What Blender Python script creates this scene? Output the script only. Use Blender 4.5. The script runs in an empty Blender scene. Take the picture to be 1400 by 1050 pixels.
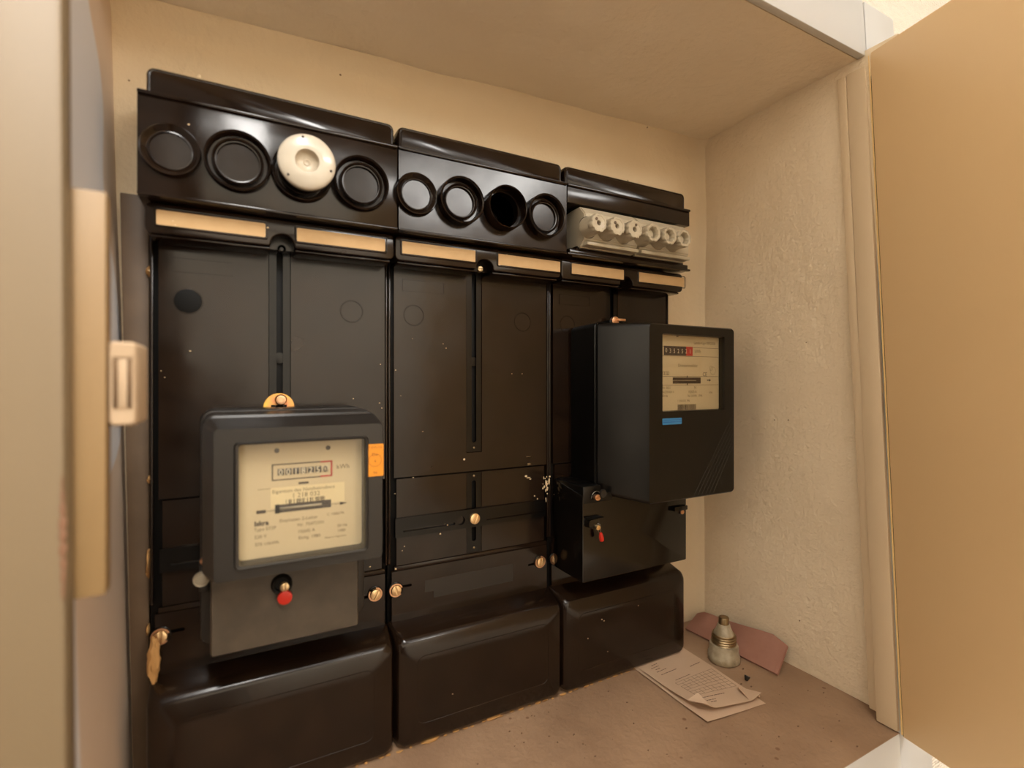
import bpy, bmesh, math, random
from mathutils import Vector, Matrix
random.seed(7)
S = bpy.context.scene
COL = S.collection
PI = math.pi

# ------------------------------------------------------------------ camera, world, light, exposure
H = 0.463            # camera height above the niche floor
DC = 0.66            # distance camera - meter board face (y = 0)
YAW = math.radians(28.1)
F = 694.0            # focal length in px of the 1400 px wide frame
HOR = 520.0          # horizon row
cam_d = bpy.data.cameras.new('camera')
cam = bpy.data.objects.new('camera', cam_d); COL.objects.link(cam)
cam.location = (0, -DC, H)
cam.rotation_euler = (PI/2, 0, -YAW)
cam_d.sensor_width = 36.0
cam_d.lens = F/1400*36
cam_d.shift_y = -(525-HOR)/1400
cam_d.clip_start = 0.01
cam_d.dof.use_dof = True
cam_d.dof.focus_distance = 0.76
cam_d.dof.aperture_fstop = 2.8
S.camera = cam

w = bpy.data.worlds.new('world'); S.world = w; w.use_nodes = True
w.node_tree.nodes['Background'].inputs[0].default_value = (0.9, 0.75, 0.55, 1)
w.node_tree.nodes['Background'].inputs[1].default_value = 0.05

def area(name, loc, target, sx, sy, power, col):
    d = bpy.data.lights.new(name, 'AREA'); d.shape = 'RECTANGLE'; d.size = sx; d.size_y = sy
    d.energy = power; d.color = col
    o = bpy.data.objects.new(name, d); COL.objects.link(o); o.location = loc
    o.rotation_euler = (Vector(target)-Vector(loc)).to_track_quat('-Z', 'Y').to_euler()
    return o
area('ceiling_light', (1.15, -2.1, 1.62), (0.9, -1.8, 0.0), 1.0, 0.8, 50, (1.0, 0.97, 0.92))
area('wall_washer', (0.3, -1.2, 1.5), (0.1, -3.1, 0.3), 1.6, 0.4, 95, (1.0, 0.97, 0.92))  # added unseen fill, bounces off the rear wall into the niche
area('side_washer', (-0.1, -0.95, 1.5), (-1.5, -0.95, 0.5), 0.8, 0.4, 40, (1.0, 0.97, 0.92))  # added unseen fill, bounces off the left room wall onto the door

S.view_settings.view_transform = 'Standard'
S.view_settings.look = 'None'
S.view_settings.gamma = 1
S.view_settings.use_curve_mapping = False
S.view_settings.exposure = 0.02

# ------------------------------------------------------------------ coordinates
cy_, sy_ = math.cos(YAW), math.sin(YAW)
def ray(u, v):
    a = (u-700)/F; b = (HOR-v)/F
    return Vector((sy_+a*cy_, cy_-a*sy_, b))
def onY(u, v, D):          # point of a surface D in front of the camera, parallel to the board -> (x, z)
    r = ray(u, v); t = D/r.y
    return (r.x*t, H+r.z*t)
def onZ(u, v, z=0.0):
    r = ray(u, v); t = (z-H)/r.z
    return Vector((r.x*t, -DC+r.y*t, z))

# ------------------------------------------------------------------ materials
def lin(c):
    c = c/255
    return c/12.92 if c <= 0.04045 else ((c+0.055)/1.055)**2.4
def rgb(r, g, b): return (lin(r), lin(g), lin(b), 1)
def mat(name, col, rough=0.5, metal=0.0, spec=0.5, var=0.0, vscale=20, col2=None, bump=0.0, bscale=60, bdist=0.001,
        coat=0.0, detail=5, rvar=0.0):
    m = bpy.data.materials.new(name); m.use_nodes = True
    nt = m.node_tree; n = nt.nodes; b = n['Principled BSDF']
    b.inputs['Base Color'].default_value = col
    b.inputs['Roughness'].default_value = rough
    b.inputs['Metallic'].default_value = metal
    b.inputs['Specular IOR Level'].default_value = spec
    b.inputs['Coat Weight'].default_value = coat
    tc = n.new('ShaderNodeTexCoord')
    geo = n.new('ShaderNodeNewGeometry')
    if col2 is not None:
        nz = n.new('ShaderNodeTexNoise'); nz.inputs['Scale'].default_value = vscale; nz.inputs['Detail'].default_value = detail
        nt.links.new(geo.outputs['Position'], nz.inputs['Vector'])
        rp = n.new('ShaderNodeValToRGB')
        rp.color_ramp.elements[0].position = 0.5-var/2; rp.color_ramp.elements[1].position = 0.5+var/2
        rp.color_ramp.elements[0].color = col; rp.color_ramp.elements[1].color = col2
        nt.links.new(nz.outputs['Fac'], rp.inputs['Fac']); nt.links.new(rp.outputs['Color'], b.inputs['Base Color'])
        m['ramp'] = rp.name
    if rvar > 0:
        nr = n.new('ShaderNodeTexNoise'); nr.inputs['Scale'].default_value = 14; nr.inputs['Detail'].default_value = 6
        nt.links.new(geo.outputs['Position'], nr.inputs['Vector'])
        mr = n.new('ShaderNodeMapRange'); mr.inputs['From Min'].default_value = 0.3; mr.inputs['From Max'].default_value = 0.7
        mr.inputs['To Min'].default_value = max(0, rough-rvar); mr.inputs['To Max'].default_value = rough+rvar
        nt.links.new(nr.outputs['Fac'], mr.inputs['Value']); nt.links.new(mr.outputs['Result'], b.inputs['Roughness'])
    if bump > 0:
        nb = n.new('ShaderNodeTexNoise'); nb.inputs['Scale'].default_value = bscale; nb.inputs['Detail'].default_value = 6
        nt.links.new(geo.outputs['Position'], nb.inputs['Vector'])
        bp = n.new('ShaderNodeBump'); bp.inputs['Strength'].default_value = bump; bp.inputs['Distance'].default_value = bdist
        nt.links.new(nb.outputs['Fac'], bp.inputs['Height']); nt.links.new(bp.outputs['Normal'], b.inputs['Normal'])
        m['bump'] = bp.name
    return m

M = {}
M['bakelite'] = mat('black_bakelite', rgb(22, 14, 9), 0.18, spec=0.37, rvar=0.07, bump=0.10, bscale=9, bdist=0.004,
                    col2=rgb(36, 24, 15), var=0.5, vscale=25)
M['bakelite_dull'] = mat('dull_bakelite', rgb(26, 22, 18), 0.42, rvar=0.08, col2=rgb(38, 31, 25), var=0.5, vscale=30)
M['meter_black'] = mat('meter_black', rgb(6, 5, 4), 0.34, spec=0.42, bump=0.12, bscale=900, bdist=0.0003, rvar=0.05)
M['meter_grey'] = mat('meter_grey', rgb(32, 27, 22), 0.40, rvar=0.06, bump=0.08, bscale=500, bdist=0.0003)
M['terminal_grey'] = mat('terminal_grey', rgb(78, 67, 54), 0.42, col2=rgb(62, 53, 42), var=0.35, vscale=38, rvar=0.06)
M['terminal_black'] = mat('terminal_black', rgb(14, 11, 8), 0.14)
M['dark'] = mat('dark_inside', rgb(6, 5, 4), 0.5, spec=0.15)
M['rail'] = mat('black_rail', rgb(8, 6, 5), 0.22, spec=0.3)
M['paper_label'] = mat('paper_label', rgb(204, 168, 120), 0.7, col2=rgb(196, 159, 110), var=0.5, vscale=60)
M['ceramic'] = mat('ceramic', rgb(212, 202, 184), 0.22, col2=rgb(200, 188, 168), var=0.5, vscale=40, coat=0.3)
M['ceramic_in'] = mat('ceramic_inner', rgb(196, 182, 160), 0.35)
M['ceramic_old'] = mat('ceramic_stained', rgb(176, 162, 136), 0.35, col2=rgb(140, 124, 98), var=0.4, vscale=70)
M['ceramic_cap'] = mat('ceramic_cap', rgb(196, 184, 160), 0.28)
M['brass'] = mat('brass', rgb(236, 206, 160), 0.30, metal=1.0)
M['brass_old'] = mat('old_brass', rgb(156, 136, 104), 0.38, metal=1.0)
M['copper'] = mat('copper', rgb(222, 176, 140), 0.32, metal=1.0)
M['zinc'] = mat('yellow_zinc', rgb(235, 196, 84), 0.38, metal=0.75, col2=rgb(226, 150, 110), var=0.3, vscale=45)
M['steel'] = mat('steel', rgb(170, 165, 155), 0.35, metal=1.0)
M['lead'] = mat('lead', rgb(150, 138, 118), 0.55, metal=0.5)
M['red'] = mat('red_seal', rgb(188, 34, 14), 0.38)
M['red_print'] = mat('red_print', rgb(180, 50, 44), 0.6)
M['dial'] = mat('dial_plate', rgb(206, 188, 158), 0.55)
M['dial_cream'] = mat('dial_cream', rgb(226, 208, 170), 0.55)
M['print'] = mat('black_print', rgb(62, 48, 40), 0.6)
M['print_soft'] = mat('grey_print', rgb(104, 86, 68), 0.6)
M['wheel'] = mat('counter_wheel', rgb(58, 48, 46), 0.5)
M['digit'] = mat('white_digit', rgb(220, 208, 186), 0.6)
M['orange'] = mat('orange_sticker', rgb(226, 142, 30), 0.5)
M['orange_print'] = mat('orange_print', rgb(150, 84, 22), 0.5)
M['blue'] = mat('blue_sticker', rgb(54, 124, 176), 0.45)
M['blue_print'] = mat('blue_print', rgb(35, 90, 150), 0.45)
M['paper'] = mat('old_paper', rgb(208, 178, 150), 0.75, col2=rgb(198, 168, 140), var=0.5, vscale=18)
M['ink'] = mat('ink', rgb(104, 80, 64), 0.8)
M['pink'] = mat('pink_paper', rgb(164, 118, 100), 0.8, col2=rgb(148, 102, 84), var=0.5, vscale=22, bump=0.3, bscale=80)
M['catch'] = mat('catch_plastic', rgb(186, 160, 130), 0.5)
M['catch_dark'] = mat('catch_metal', rgb(120, 95, 70), 0.4, metal=0.6)
M['wood_cream'] = mat('painted_batten', rgb(146, 118, 78), 0.5, col2=rgb(141, 112, 73), var=0.5, vscale=8)
M['casing'] = mat('white_gloss_paint', rgb(208, 207, 206), 0.35, bump=0.15, bscale=40, bdist=0.001)
M['jamb_shaded'] = mat('shaded_cream_jamb_paint', rgb(124, 106, 80), 0.5)  # same cream paint set darker, shade on the left jamb is in the colour
M['jamb'] = mat('cream_gloss_paint', rgb(212, 188, 154), 0.5, bump=0.3, bscale=50, bdist=0.0015)
M['door'] = mat('door_laminate', rgb(228, 194, 146), 0.42, col2=rgb(223, 188, 140), var=0.6, vscale=3)
M['edge'] = mat('door_edge', rgb(240, 204, 140), 0.5)
M['stain'] = mat('brown_stain', rgb(126, 90, 66), 0.7)
M['crumb'] = mat('plaster_crumb', rgb(184, 138, 82), 0.85)
M['grit'] = mat('brown_grit', rgb(112, 84, 62), 0.8)
M['fleck'] = mat('plaster_fleck', rgb(214, 188, 148), 0.8)
M['room_wall'] = mat('room_wall', rgb(236, 226, 208), 0.8)
M['panelling'] = mat('dark_panelling', rgb(52, 42, 34), 0.5)  # for the added unseen surfaces that darken reflections
M['room_dark'] = mat('room_floor', rgb(122, 96, 74), 0.5)
M['backing'] = mat('brown_backing', rgb(98, 78, 58), 0.55, col2=rgb(84, 66, 48), var=0.5, vscale=30)  # dark brown of the narrow strip beside the left board
M['lamp_side'] = mat('dark_coat', rgb(40, 34, 30), 0.8)

# niche plaster: cream distemper with lumps, dirt and pits
def plaster(name, c1, c2, spots=0.0, bump=0.5, pd=0.004, scale=26, dirtcol=None):
    m = mat(name, c1, 0.75, col2=c2, var=0.5, vscale=7)
    nt = m.node_tree; n = nt.nodes; b = n['Principled BSDF']
    geo = [x for x in n if x.type == 'NEW_GEOMETRY'][0]
    n1 = n.new('ShaderNodeTexNoise'); n1.inputs['Scale'].default_value = scale; n1.inputs['Detail'].default_value = 8; n1.inputs['Roughness'].default_value = 0.62
    n2 = n.new('ShaderNodeTexNoise'); n2.inputs['Scale'].default_value = scale*6; n2.inputs['Detail'].default_value = 4
    n3 = n.new('ShaderNodeTexVoronoi'); n3.inputs['Scale'].default_value = 42
    for q in (n1, n2, n3): nt.links.new(geo.outputs['Position'], q.inputs['Vector'])
    ad = n.new('ShaderNodeMath'); ad.operation = 'MULTIPLY_ADD'; ad.inputs[1].default_value = 0.22
    nt.links.new(n2.outputs['Fac'], ad.inputs[0]); nt.links.new(n1.outputs['Fac'], ad.inputs[2])
    bp = n.new('ShaderNodeBump'); bp.inputs['Strength'].default_value = bump; bp.inputs['Distance'].default_value = pd
    nt.links.new(ad.outputs[0], bp.inputs['Height']); nt.links.new(bp.outputs['Normal'], b.inputs['Normal'])
    if spots > 0:
        lt = n.new('ShaderNodeMapRange'); lt.inputs['From Min'].default_value = spots; lt.inputs['From Max'].default_value = spots*1.5
        lt.inputs['To Min'].default_value = 1; lt.inputs['To Max'].default_value = 0
        nt.links.new(n3.outputs['Distance'], lt.inputs['Value'])
        nn = n.new('ShaderNodeTexNoise'); nn.inputs['Scale'].default_value = 9
        nt.links.new(geo.outputs['Position'], nn.inputs['Vector'])
        gt = n.new('ShaderNodeMath'); gt.operation = 'GREATER_THAN'; gt.inputs[1].default_value = 0.56
        nt.links.new(nn.outputs['Fac'], gt.inputs[0])
        mu = n.new('ShaderNodeMath'); mu.operation = 'MULTIPLY'
        nt.links.new(lt.outputs['Result'], mu.inputs[0]); nt.links.new(gt.outputs[0], mu.inputs[1])
        mx = n.new('ShaderNodeMixRGB'); mx.inputs['Color2'].default_value = dirtcol or rgb(130, 100, 72)
        nt.links.new(mu.outputs[0], mx.inputs['Fac']); nt.links.new(n[m['ramp']].outputs['Color'], mx.inputs['Color1'])
        nt.links.new(mx.outputs['Color'], b.inputs['Base Color'])
    return m
M['plaster'] = plaster('niche_plaster', rgb(231, 209, 174), rgb(223, 200, 164), 0.05, 0.55, 0.006, 16)
M['plaster_rough'] = plaster('niche_plaster_rough', rgb(238, 218, 188), rgb(230, 209, 178), 0.04, 0.75, 0.006, 34)
M['plaster_top'] = plaster('niche_ceiling_plaster', rgb(246, 232, 210), rgb(240, 224, 200), 0.0, 0.7, 0.007, 14)
M['screed'] = plaster('niche_floor_screed', rgb(172, 140, 110), rgb(140, 110, 84), 0.09, 0.7, 0.005, 26, rgb(126, 92, 66))

# left wall: pale bluish area inside a curved boundary on the cream plaster
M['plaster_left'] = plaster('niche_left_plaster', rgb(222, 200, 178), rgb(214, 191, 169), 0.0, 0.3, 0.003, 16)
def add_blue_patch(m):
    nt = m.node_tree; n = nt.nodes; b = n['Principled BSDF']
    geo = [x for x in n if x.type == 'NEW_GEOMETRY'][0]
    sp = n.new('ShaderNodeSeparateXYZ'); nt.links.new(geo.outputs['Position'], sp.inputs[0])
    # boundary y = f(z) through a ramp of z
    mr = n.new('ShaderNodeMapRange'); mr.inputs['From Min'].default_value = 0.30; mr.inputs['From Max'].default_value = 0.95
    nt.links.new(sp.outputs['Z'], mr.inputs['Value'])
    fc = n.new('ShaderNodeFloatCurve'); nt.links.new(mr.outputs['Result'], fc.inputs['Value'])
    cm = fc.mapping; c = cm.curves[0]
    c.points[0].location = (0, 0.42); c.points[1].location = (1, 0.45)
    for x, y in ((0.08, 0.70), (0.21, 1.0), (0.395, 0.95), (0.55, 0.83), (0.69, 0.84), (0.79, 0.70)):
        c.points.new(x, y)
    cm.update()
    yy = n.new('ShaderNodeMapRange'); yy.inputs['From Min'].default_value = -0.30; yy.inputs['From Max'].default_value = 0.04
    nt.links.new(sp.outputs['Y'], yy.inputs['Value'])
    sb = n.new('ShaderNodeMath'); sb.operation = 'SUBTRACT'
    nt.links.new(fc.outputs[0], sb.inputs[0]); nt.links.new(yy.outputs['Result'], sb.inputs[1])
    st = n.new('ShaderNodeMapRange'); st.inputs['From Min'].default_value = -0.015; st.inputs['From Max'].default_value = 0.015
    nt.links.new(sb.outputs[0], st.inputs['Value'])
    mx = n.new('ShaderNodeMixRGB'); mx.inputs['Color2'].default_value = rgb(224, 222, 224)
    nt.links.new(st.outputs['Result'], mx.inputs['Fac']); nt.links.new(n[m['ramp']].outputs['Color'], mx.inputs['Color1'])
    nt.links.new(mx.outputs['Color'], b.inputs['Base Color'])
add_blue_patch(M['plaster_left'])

# woodchip / woven wallpaper
def wallpaper():
    m = mat('woven_wallpaper', rgb(232, 224, 212), 0.7)
    nt = m.node_tree; n = nt.nodes; b = n['Principled BSDF']
    geo = [x for x in n if x.type == 'NEW_GEOMETRY'][0]
    mp = n.new('ShaderNodeMapping'); mp.inputs['Scale'].default_value = (130, 1, 260)
    nt.links.new(geo.outputs['Position'], mp.inputs['Vector'])
    v = n.new('ShaderNodeTexVoronoi'); v.inputs['Scale'].default_value = 1.0; v.inputs['Randomness'].default_value = 0.45
    v.voronoi_dimensions = '3D'
    nt.links.new(mp.outputs['Vector'], v.inputs['Vector'])
    bp = n.new('ShaderNodeBump'); bp.inputs['Strength'].default_value = 0.9; bp.inputs['Distance'].default_value = 0.004
    bp.invert = True
    nt.links.new(v.outputs['Distance'], bp.inputs['Height']); nt.links.new(bp.outputs['Normal'], b.inputs['Normal'])
    return m
M['wallpaper'] = wallpaper()

def glass():
    m = bpy.data.materials.new('window_glass'); m.use_nodes = True
    nt = m.node_tree; n = nt.nodes; n.remove(n['Principled BSDF'])
    tr = n.new('ShaderNodeBsdfTransparent'); tr.inputs[0].default_value = (0.95, 0.94, 0.90, 1)
    gl = n.new('ShaderNodeBsdfGlossy'); gl.inputs['Roughness'].default_value = 0.04
    lw = n.new('ShaderNodeLayerWeight'); lw.inputs['Blend'].default_value = 0.5
    pw = n.new('ShaderNodeMath'); pw.operation = 'POWER'; pw.inputs[1].default_value = 5
    nt.links.new(lw.outputs['Facing'], pw.inputs[0])
    fr = n.new('ShaderNodeMath'); fr.operation = 'MULTIPLY_ADD'; fr.inputs[1].default_value = 0.9; fr.inputs[2].default_value = 0.03
    nt.links.new(pw.outputs[0], fr.inputs[0])
    mx = n.new('ShaderNodeMixShader')
    nt.links.new(fr.outputs[0], mx.inputs[0]); nt.links.new(tr.outputs[0], mx.inputs[1]); nt.links.new(gl.outputs[0], mx.inputs[2])
    nt.links.new(mx.outputs[0], n['Material Output'].inputs['Surface'])
    return m
M['glass'] = glass()

# ------------------------------------------------------------------ mesh helpers
def finish(name, bm, m, parent=None, loc=None, smooth=True, ang=35):
    bmesh.ops.recalc_face_normals(bm, faces=bm.faces[:])
    me = bpy.data.meshes.new(name)
    off = Vector((0, 0, 0))
    p = parent
    while p is not None: off += Vector(p.location); p = p.parent
    if loc is not None:
        off = Vector(loc) if parent is None else off
    if off.length > 0: bmesh.ops.translate(bm, verts=bm.verts[:], vec=-off)
    bm.to_mesh(me); bm.free()
    if smooth:
        for f in me.polygons: f.use_smooth = True
        me.set_sharp_from_angle(angle=math.radians(ang))
    me.materials.append(m)
    o = bpy.data.objects.new(name, me); COL.objects.link(o)
    if parent is not None: o.parent = parent
    elif loc is not None: o.location = loc
    return o

def thing(name, label, cat, loc, group=None):
    o = bpy.data.objects.new(name, None); COL.objects.link(o); o.location = loc
    o.empty_display_size = 0.02
    o['label'] = label; o['category'] = cat
    if group: o['group'] = group
    return o
def tag(o, label, cat, group=None):
    o['label'] = label; o['category'] = cat
    if group: o['group'] = group
    return o
def struct(o, label=None):
    o['kind'] = 'structure'
    if label: o['label'] = label; o['category'] = o.name.split('_')[0].split('.')[0]
    return o

def new(): return bmesh.new()
def hexa(bm, P, r=0, seg=2):
    """P: 8 corners, first 4 one face loop, last 4 the opposite loop"""
    vs = [bm.verts.new(p) for p in P]
    fs = [bm.faces.new([vs[i] for i in q]) for q in ((0,1,2,3),(7,6,5,4),(0,4,5,1),(1,5,6,2),(2,6,7,3),(3,7,4,0))]
    if r > 0:
        es = list({e for f in fs for e in f.edges})
        bmesh.ops.bevel(bm, geom=es, offset=r, segments=seg, profile=0.5, affect='EDGES')
    return bm
def box(bm, x0, x1, y0, y1, z0, z1, r=0, seg=2):
    return hexa(bm, [(x0,y0,z0),(x1,y0,z0),(x1,y1,z0),(x0,y1,z0),(x0,y0,z1),(x1,y0,z1),(x1,y1,z1),(x0,y1,z1)], r, seg)
def rrect(x0, x1, z0, z1, r, n=4):
    pts = []
    for cx, cz, a0 in ((x1-r, z1-r, 0), (x0+r, z1-r, 90), (x0+r, z0+r, 180), (x1-r, z0+r, 270)):
        for k in range(n+1):
            a = math.radians(a0+90*k/n)
            pts.append((cx+r*math.cos(a), cz+r*math.sin(a)))
    return pts
def loft(bm, secs, cap0=True, cap1=True, n=4):
    """secs: (x0,x1,z0,z1,y,r)"""
    loops = []
    for (x0, x1, z0, z1, y, r) in secs:
        loops.append([bm.verts.new((p[0], y, p[1])) for p in rrect(x0, x1, z0, z1, max(r, 1e-4), n)])
    for a, b in zip(loops, loops[1:]):
        k = len(a)
        for i in range(k): bm.faces.new((a[i], a[(i+1) % k], b[(i+1) % k], b[i]))
    if cap0: bm.faces.new(loops[0])
    if cap1: bm.faces.new(loops[-1])
    return bm
def plate(bm, outer, holes, y0, y1, bev=0.0):
    """flat plate in the x-z plane with holes, from y0 (back) to y1 (front)"""
    sub = bmesh.new()
    rings = {}
    for y in (y0, y1):
        es = []; rs = []
        for pts in [outer]+holes:
            vs = [sub.verts.new((p[0], y, p[1])) for p in pts]
            for i in range(len(vs)): es.append(sub.edges.new((vs[i], vs[(i+1) % len(vs)])))
            rs.append(vs)
        rings[y] = rs
        if holes: bmesh.ops.triangle_fill(sub, use_beauty=True, edges=es)
        else: sub.faces.new(rs[0])
    for a, b in zip(rings[y0], rings[y1]):
        k = len(a)
        for i in range(k): sub.faces.new((a[i], a[(i+1) % k], b[(i+1) % k], b[i]))
    bmesh.ops.recalc_face_normals(sub, faces=sub.faces[:])
    if bev > 0 and not holes:
        es = [e for e in sub.edges if len(e.link_faces) == 2 and e.calc_face_angle(0) > 0.9]
        bmesh.ops.bevel(sub, geom=es, offset=bev, segments=2, profile=0.5, affect='EDGES')
    me = bpy.data.meshes.new('tmp'); sub.to_mesh(me); sub.free(); bm.from_mesh(me); bpy.data.meshes.remove(me)
    return bm
def circ(cx, cz, r, n=32): return [(cx+r*math.cos(2*PI*k/n), cz+r*math.sin(2*PI*k/n)) for k in range(n)]
def lathe(bm, prof, c, axis='-y', n=48, tilt=None, flute=None):
    """prof: (radius, height along axis)"""
    loops = []
    ax = {'-y': lambda r, h, a: Vector((r*math.cos(a), -h, r*math.sin(a))),
          'z': lambda r, h, a: Vector((r*math.cos(a), r*math.sin(a), h)),
          '-x': lambda r, h, a: Vector((-h, r*math.cos(a), r*math.sin(a)))}[axis]
    c = Vector(c)
    for (r, h) in prof:
        if r < 1e-6:
            p = ax(0, h, 0); p = tilt @ p if tilt else p
            loops.append([bm.verts.new(c+p)])
        else:
            L = []
            for k in range(n):
                a = 2*PI*k/n
                rr = r*(flute(a, h) if flute else 1)
                p = ax(rr, h, a); p = tilt @ p if tilt else p
                L.append(bm.verts.new(c+p))
            loops.append(L)
    for a, b in zip(loops, loops[1:]):
        if len(a) == 1 and len(b) == 1: continue
        for i in range(n):
            j = (i+1) % n
            if len(a) == 1: bm.faces.new((a[0], b[j], b[i]))
            elif len(b) == 1: bm.faces.new((a[i], a[j], b[0]))
            else: bm.faces.new((a[i], a[j], b[j], b[i]))
    return bm
def tube(bm, pts, r, n=8, closed=False):
    pts = [Vector(p) for p in pts]; loops = []
    for i, p in enumerate(pts):
        if closed: t = (pts[(i+1) % len(pts)]-pts[i-1]).normalized()
        else: t = (pts[min(i+1, len(pts)-1)]-pts[max(i-1, 0)]).normalized()
        up = Vector((0, 0, 1)) if abs(t.z) < 0.9 else Vector((1, 0, 0))
        a = t.cross(up).normalized(); b = t.cross(a)
        loops.append([bm.verts.new(p+r*(math.cos(2*PI*k/n)*a+math.sin(2*PI*k/n)*b)) for k in range(n)])
    rng = range(len(loops)) if closed else range(len(loops)-1)
    for i in rng:
        A, B = loops[i], loops[(i+1) % len(loops)]
        for k in range(n): bm.faces.new((A[k], A[(k+1) % n], B[(k+1) % n], B[k]))
    if not closed:
        bm.faces.new(loops[0]); bm.faces.new(loops[-1])
    return bm
def lump(bm, c, sx, sy, sz, seed=0, sub=2):
    rnd = random.Random(seed)
    r = bmesh.ops.create_icosphere(bm, subdivisions=sub, radius=1)
    for v in r['verts']:
        k = 1+rnd.uniform(-0.22, 0.22)
        v.co = Vector((c[0]+v.co.x*sx*k, c[1]+v.co.y*sy*k, c[2]+v.co.z*sz*k))
    return bm
def slot_screw(name, c, r, ang, m, parent, h=0.0032, washer=None):
    """cheese-head screw facing the viewer with a real slot"""
    bm = new()
    lathe(bm, [(0, -0.003), (r, -0.003), (r, h*0.5), (0, h*0.5)], c, n=28)
    s = r*0.17
    for side in (1, -1):
        pts = []
        a0 = math.asin(s/r)
        for k in range(13):
            a = a0+(PI-2*a0)*k/12
            pts.append((r*math.cos(a), side*r*math.sin(a)))
        ca, sa = math.cos(ang), math.sin(ang)
        pts = [(c[0]+x*ca-z*sa, c[2]+x*sa+z*ca) for x, z in pts]
        plate(bm, pts, [], c[1]-h*0.5, c[1]-h, r*0.06)
    o = finish(name, bm, m, parent)
    if washer:
        bm = new(); R0, R1, wa = washer
        pts = [(c[0]+R1*math.cos(wa+a*PI/180), c[2]+R1*math.sin(wa+a*PI/180)) for a in range(0, 301, 12)]
        pts += [(c[0]+R0*math.cos(wa+a*PI/180), c[2]+R0*math.sin(wa+a*PI/180)) for a in range(300, -1, -12)]
        plate(bm, pts, [], c[1]+0.0005, c[1]-0.0012)
        finish('washer', bm, M['copper'], parent)
    return o

_fc = {}
def text(bm, s, x, z, y, size, align='LEFT', sx=1.0, rot=0.0, bold=0.0):
    """flat lettering facing -y, x/z is the baseline start"""
    cu = bpy.data.curves.new('t', 'FONT'); cu.body = s; cu.size = size; cu.align_x = align; cu.resolution_u = 2
    cu.offset = bold; cu.fill_mode = 'FRONT'
    ob = bpy.data.objects.new('t', cu); COL.objects.link(ob)
    dg = bpy.context.evaluated_depsgraph_get(); dg.update()
    me = bpy.data.meshes.new_from_object(ob.evaluated_get(dg))
    bpy.data.objects.remove(ob); bpy.data.curves.remove(cu)
    me.transform(Matrix.Translation((x, y, z)) @ Matrix.Rotation(rot, 4, 'Y') @ Matrix.Rotation(PI/2, 4, 'X') @ Matrix.Diagonal((sx, 1, 1, 1)))
    bm.from_mesh(me); bpy.data.meshes.remove(me)
def fbox(bm, x0, x1, z0, z1, y):     # printed rectangle: hairline thick
    box(bm, x0, x1, y, y+0.0001, z0, z1)

# ------------------------------------------------------------------ setting: niche
XR = 0.79
def lerp(a, b, t): return a+(b-a)*t
def grid(bm, fn, nu, nv):
    V = [[bm.verts.new(fn(i/nu, j/nv)) for j in range(nv+1)] for i in range(nu+1)]
    for i in range(nu):
        for j in range(nv): bm.faces.new((V[i][j], V[i+1][j], V[i+1][j+1], V[i][j+1]))
    return V
def slab_grid(name, fn, nrm, m, nu=40, nv=40, th=0.02):
    """wavy front surface closed by a flat back at thickness th along nrm"""
    bm = new(); V = grid(bm, fn, nu, nv); N = Vector(nrm)*th
    rim = [V[i][0] for i in range(nu+1)]+[V[nu][j] for j in range(1, nv+1)]+[V[i][nv] for i in range(nu-1, -1, -1)]+[V[0][j] for j in range(nv-1, 0, -1)]
    back = [bm.verts.new(v.co+N) for v in rim]
    k = len(rim)
    for i in range(k): bm.faces.new((rim[i], rim[(i+1) % k], back[(i+1) % k], back[i]))
    bm.faces.new(back)
    return struct(finish(name, bm, m, ang=50))
import mathutils.noise as mn
def wob(x, y, z, s, a): return a*mn.noise(Vector((x*s, y*s, z*s)))

def yfront(z): return -0.312+z/0.931*0.0576      # leaning face frame plane
def ztop(x, y):                                   # niche ceiling height, slightly out of true
    t = (y-0.04)/(-0.28)
    return lerp(lerp(0.884, 0.926, (x+0.1)/0.89), 0.931, max(0, min(1, t)))
def cove(d, r): return 0 if d >= r else r-math.sqrt(max(0, r*r-(r-d)**2))
def f_back(u, v):
    x = -0.14+u*(XR+0.02+0.14); 
    z = -0.012+v*(ztop(x, 0.04)+0.014)
    y = 0.04-cove(max(0, XR-x), 0.016)-cove(max(0, ztop(x, 0.04)-z), 0.014)+wob(x, 0, z, 5, 0.003)
    return (x, y, z)
slab_grid('wall_back', f_back, (0, 1, 0), M['plaster'], 70, 60, 0.05)
def f_right(u, v):
    y = 0.05-u*0.36; z = -0.012+v*0.95
    if u > 0.97: y = yfront(z)+0.012
    x = XR+wob(0, y, z, 6, 0.004)-0.0*z
    x += 0.006*max(0, (z-0.6))
    return (x, y, z)
slab_grid('wall_right', f_right, (1, 0, 0), M['plaster_rough'], 50, 80, 0.03)
def f_left(u, v):
    y = 0.05-u*0.33; z = -0.012+v*0.95
    y = max(y, yfront(z)+0.022)
    x = lerp(-0.106, -0.127, z/0.93)+wob(3, y, z, 5, 0.002)-cove(0, 0.01)*0
    return (x, y, z)
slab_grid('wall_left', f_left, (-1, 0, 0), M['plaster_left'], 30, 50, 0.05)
def f_ceil(u, v):
    x = -0.16+u*(XR+0.18); y = 0.05-v*(0.05+0.2435)
    return (x, y, ztop(x, y)+(wob(x, y, 1, 5, 0.004)+wob(x, y, 2, 18, 0.0012))*min(1, (1-v)*5))
slab_grid('ceiling', f_ceil, (0, 0, 1), M['plaster_top'], 70, 40, 0.03)
def f_floor(u, v):
    x = -0.14+u*(XR+0.155); y = 0.05-v*(0.05+0.318)
    if v > 0.999: y = -0.3115
    return (x, y, 0.0+wob(x, y, 3, 8, 0.0012)*min(1, max(0, 1-v)*6))
slab_grid('floor', f_floor, (0, 0, -1), M['screed'], 70, 40, 0.03)

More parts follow.
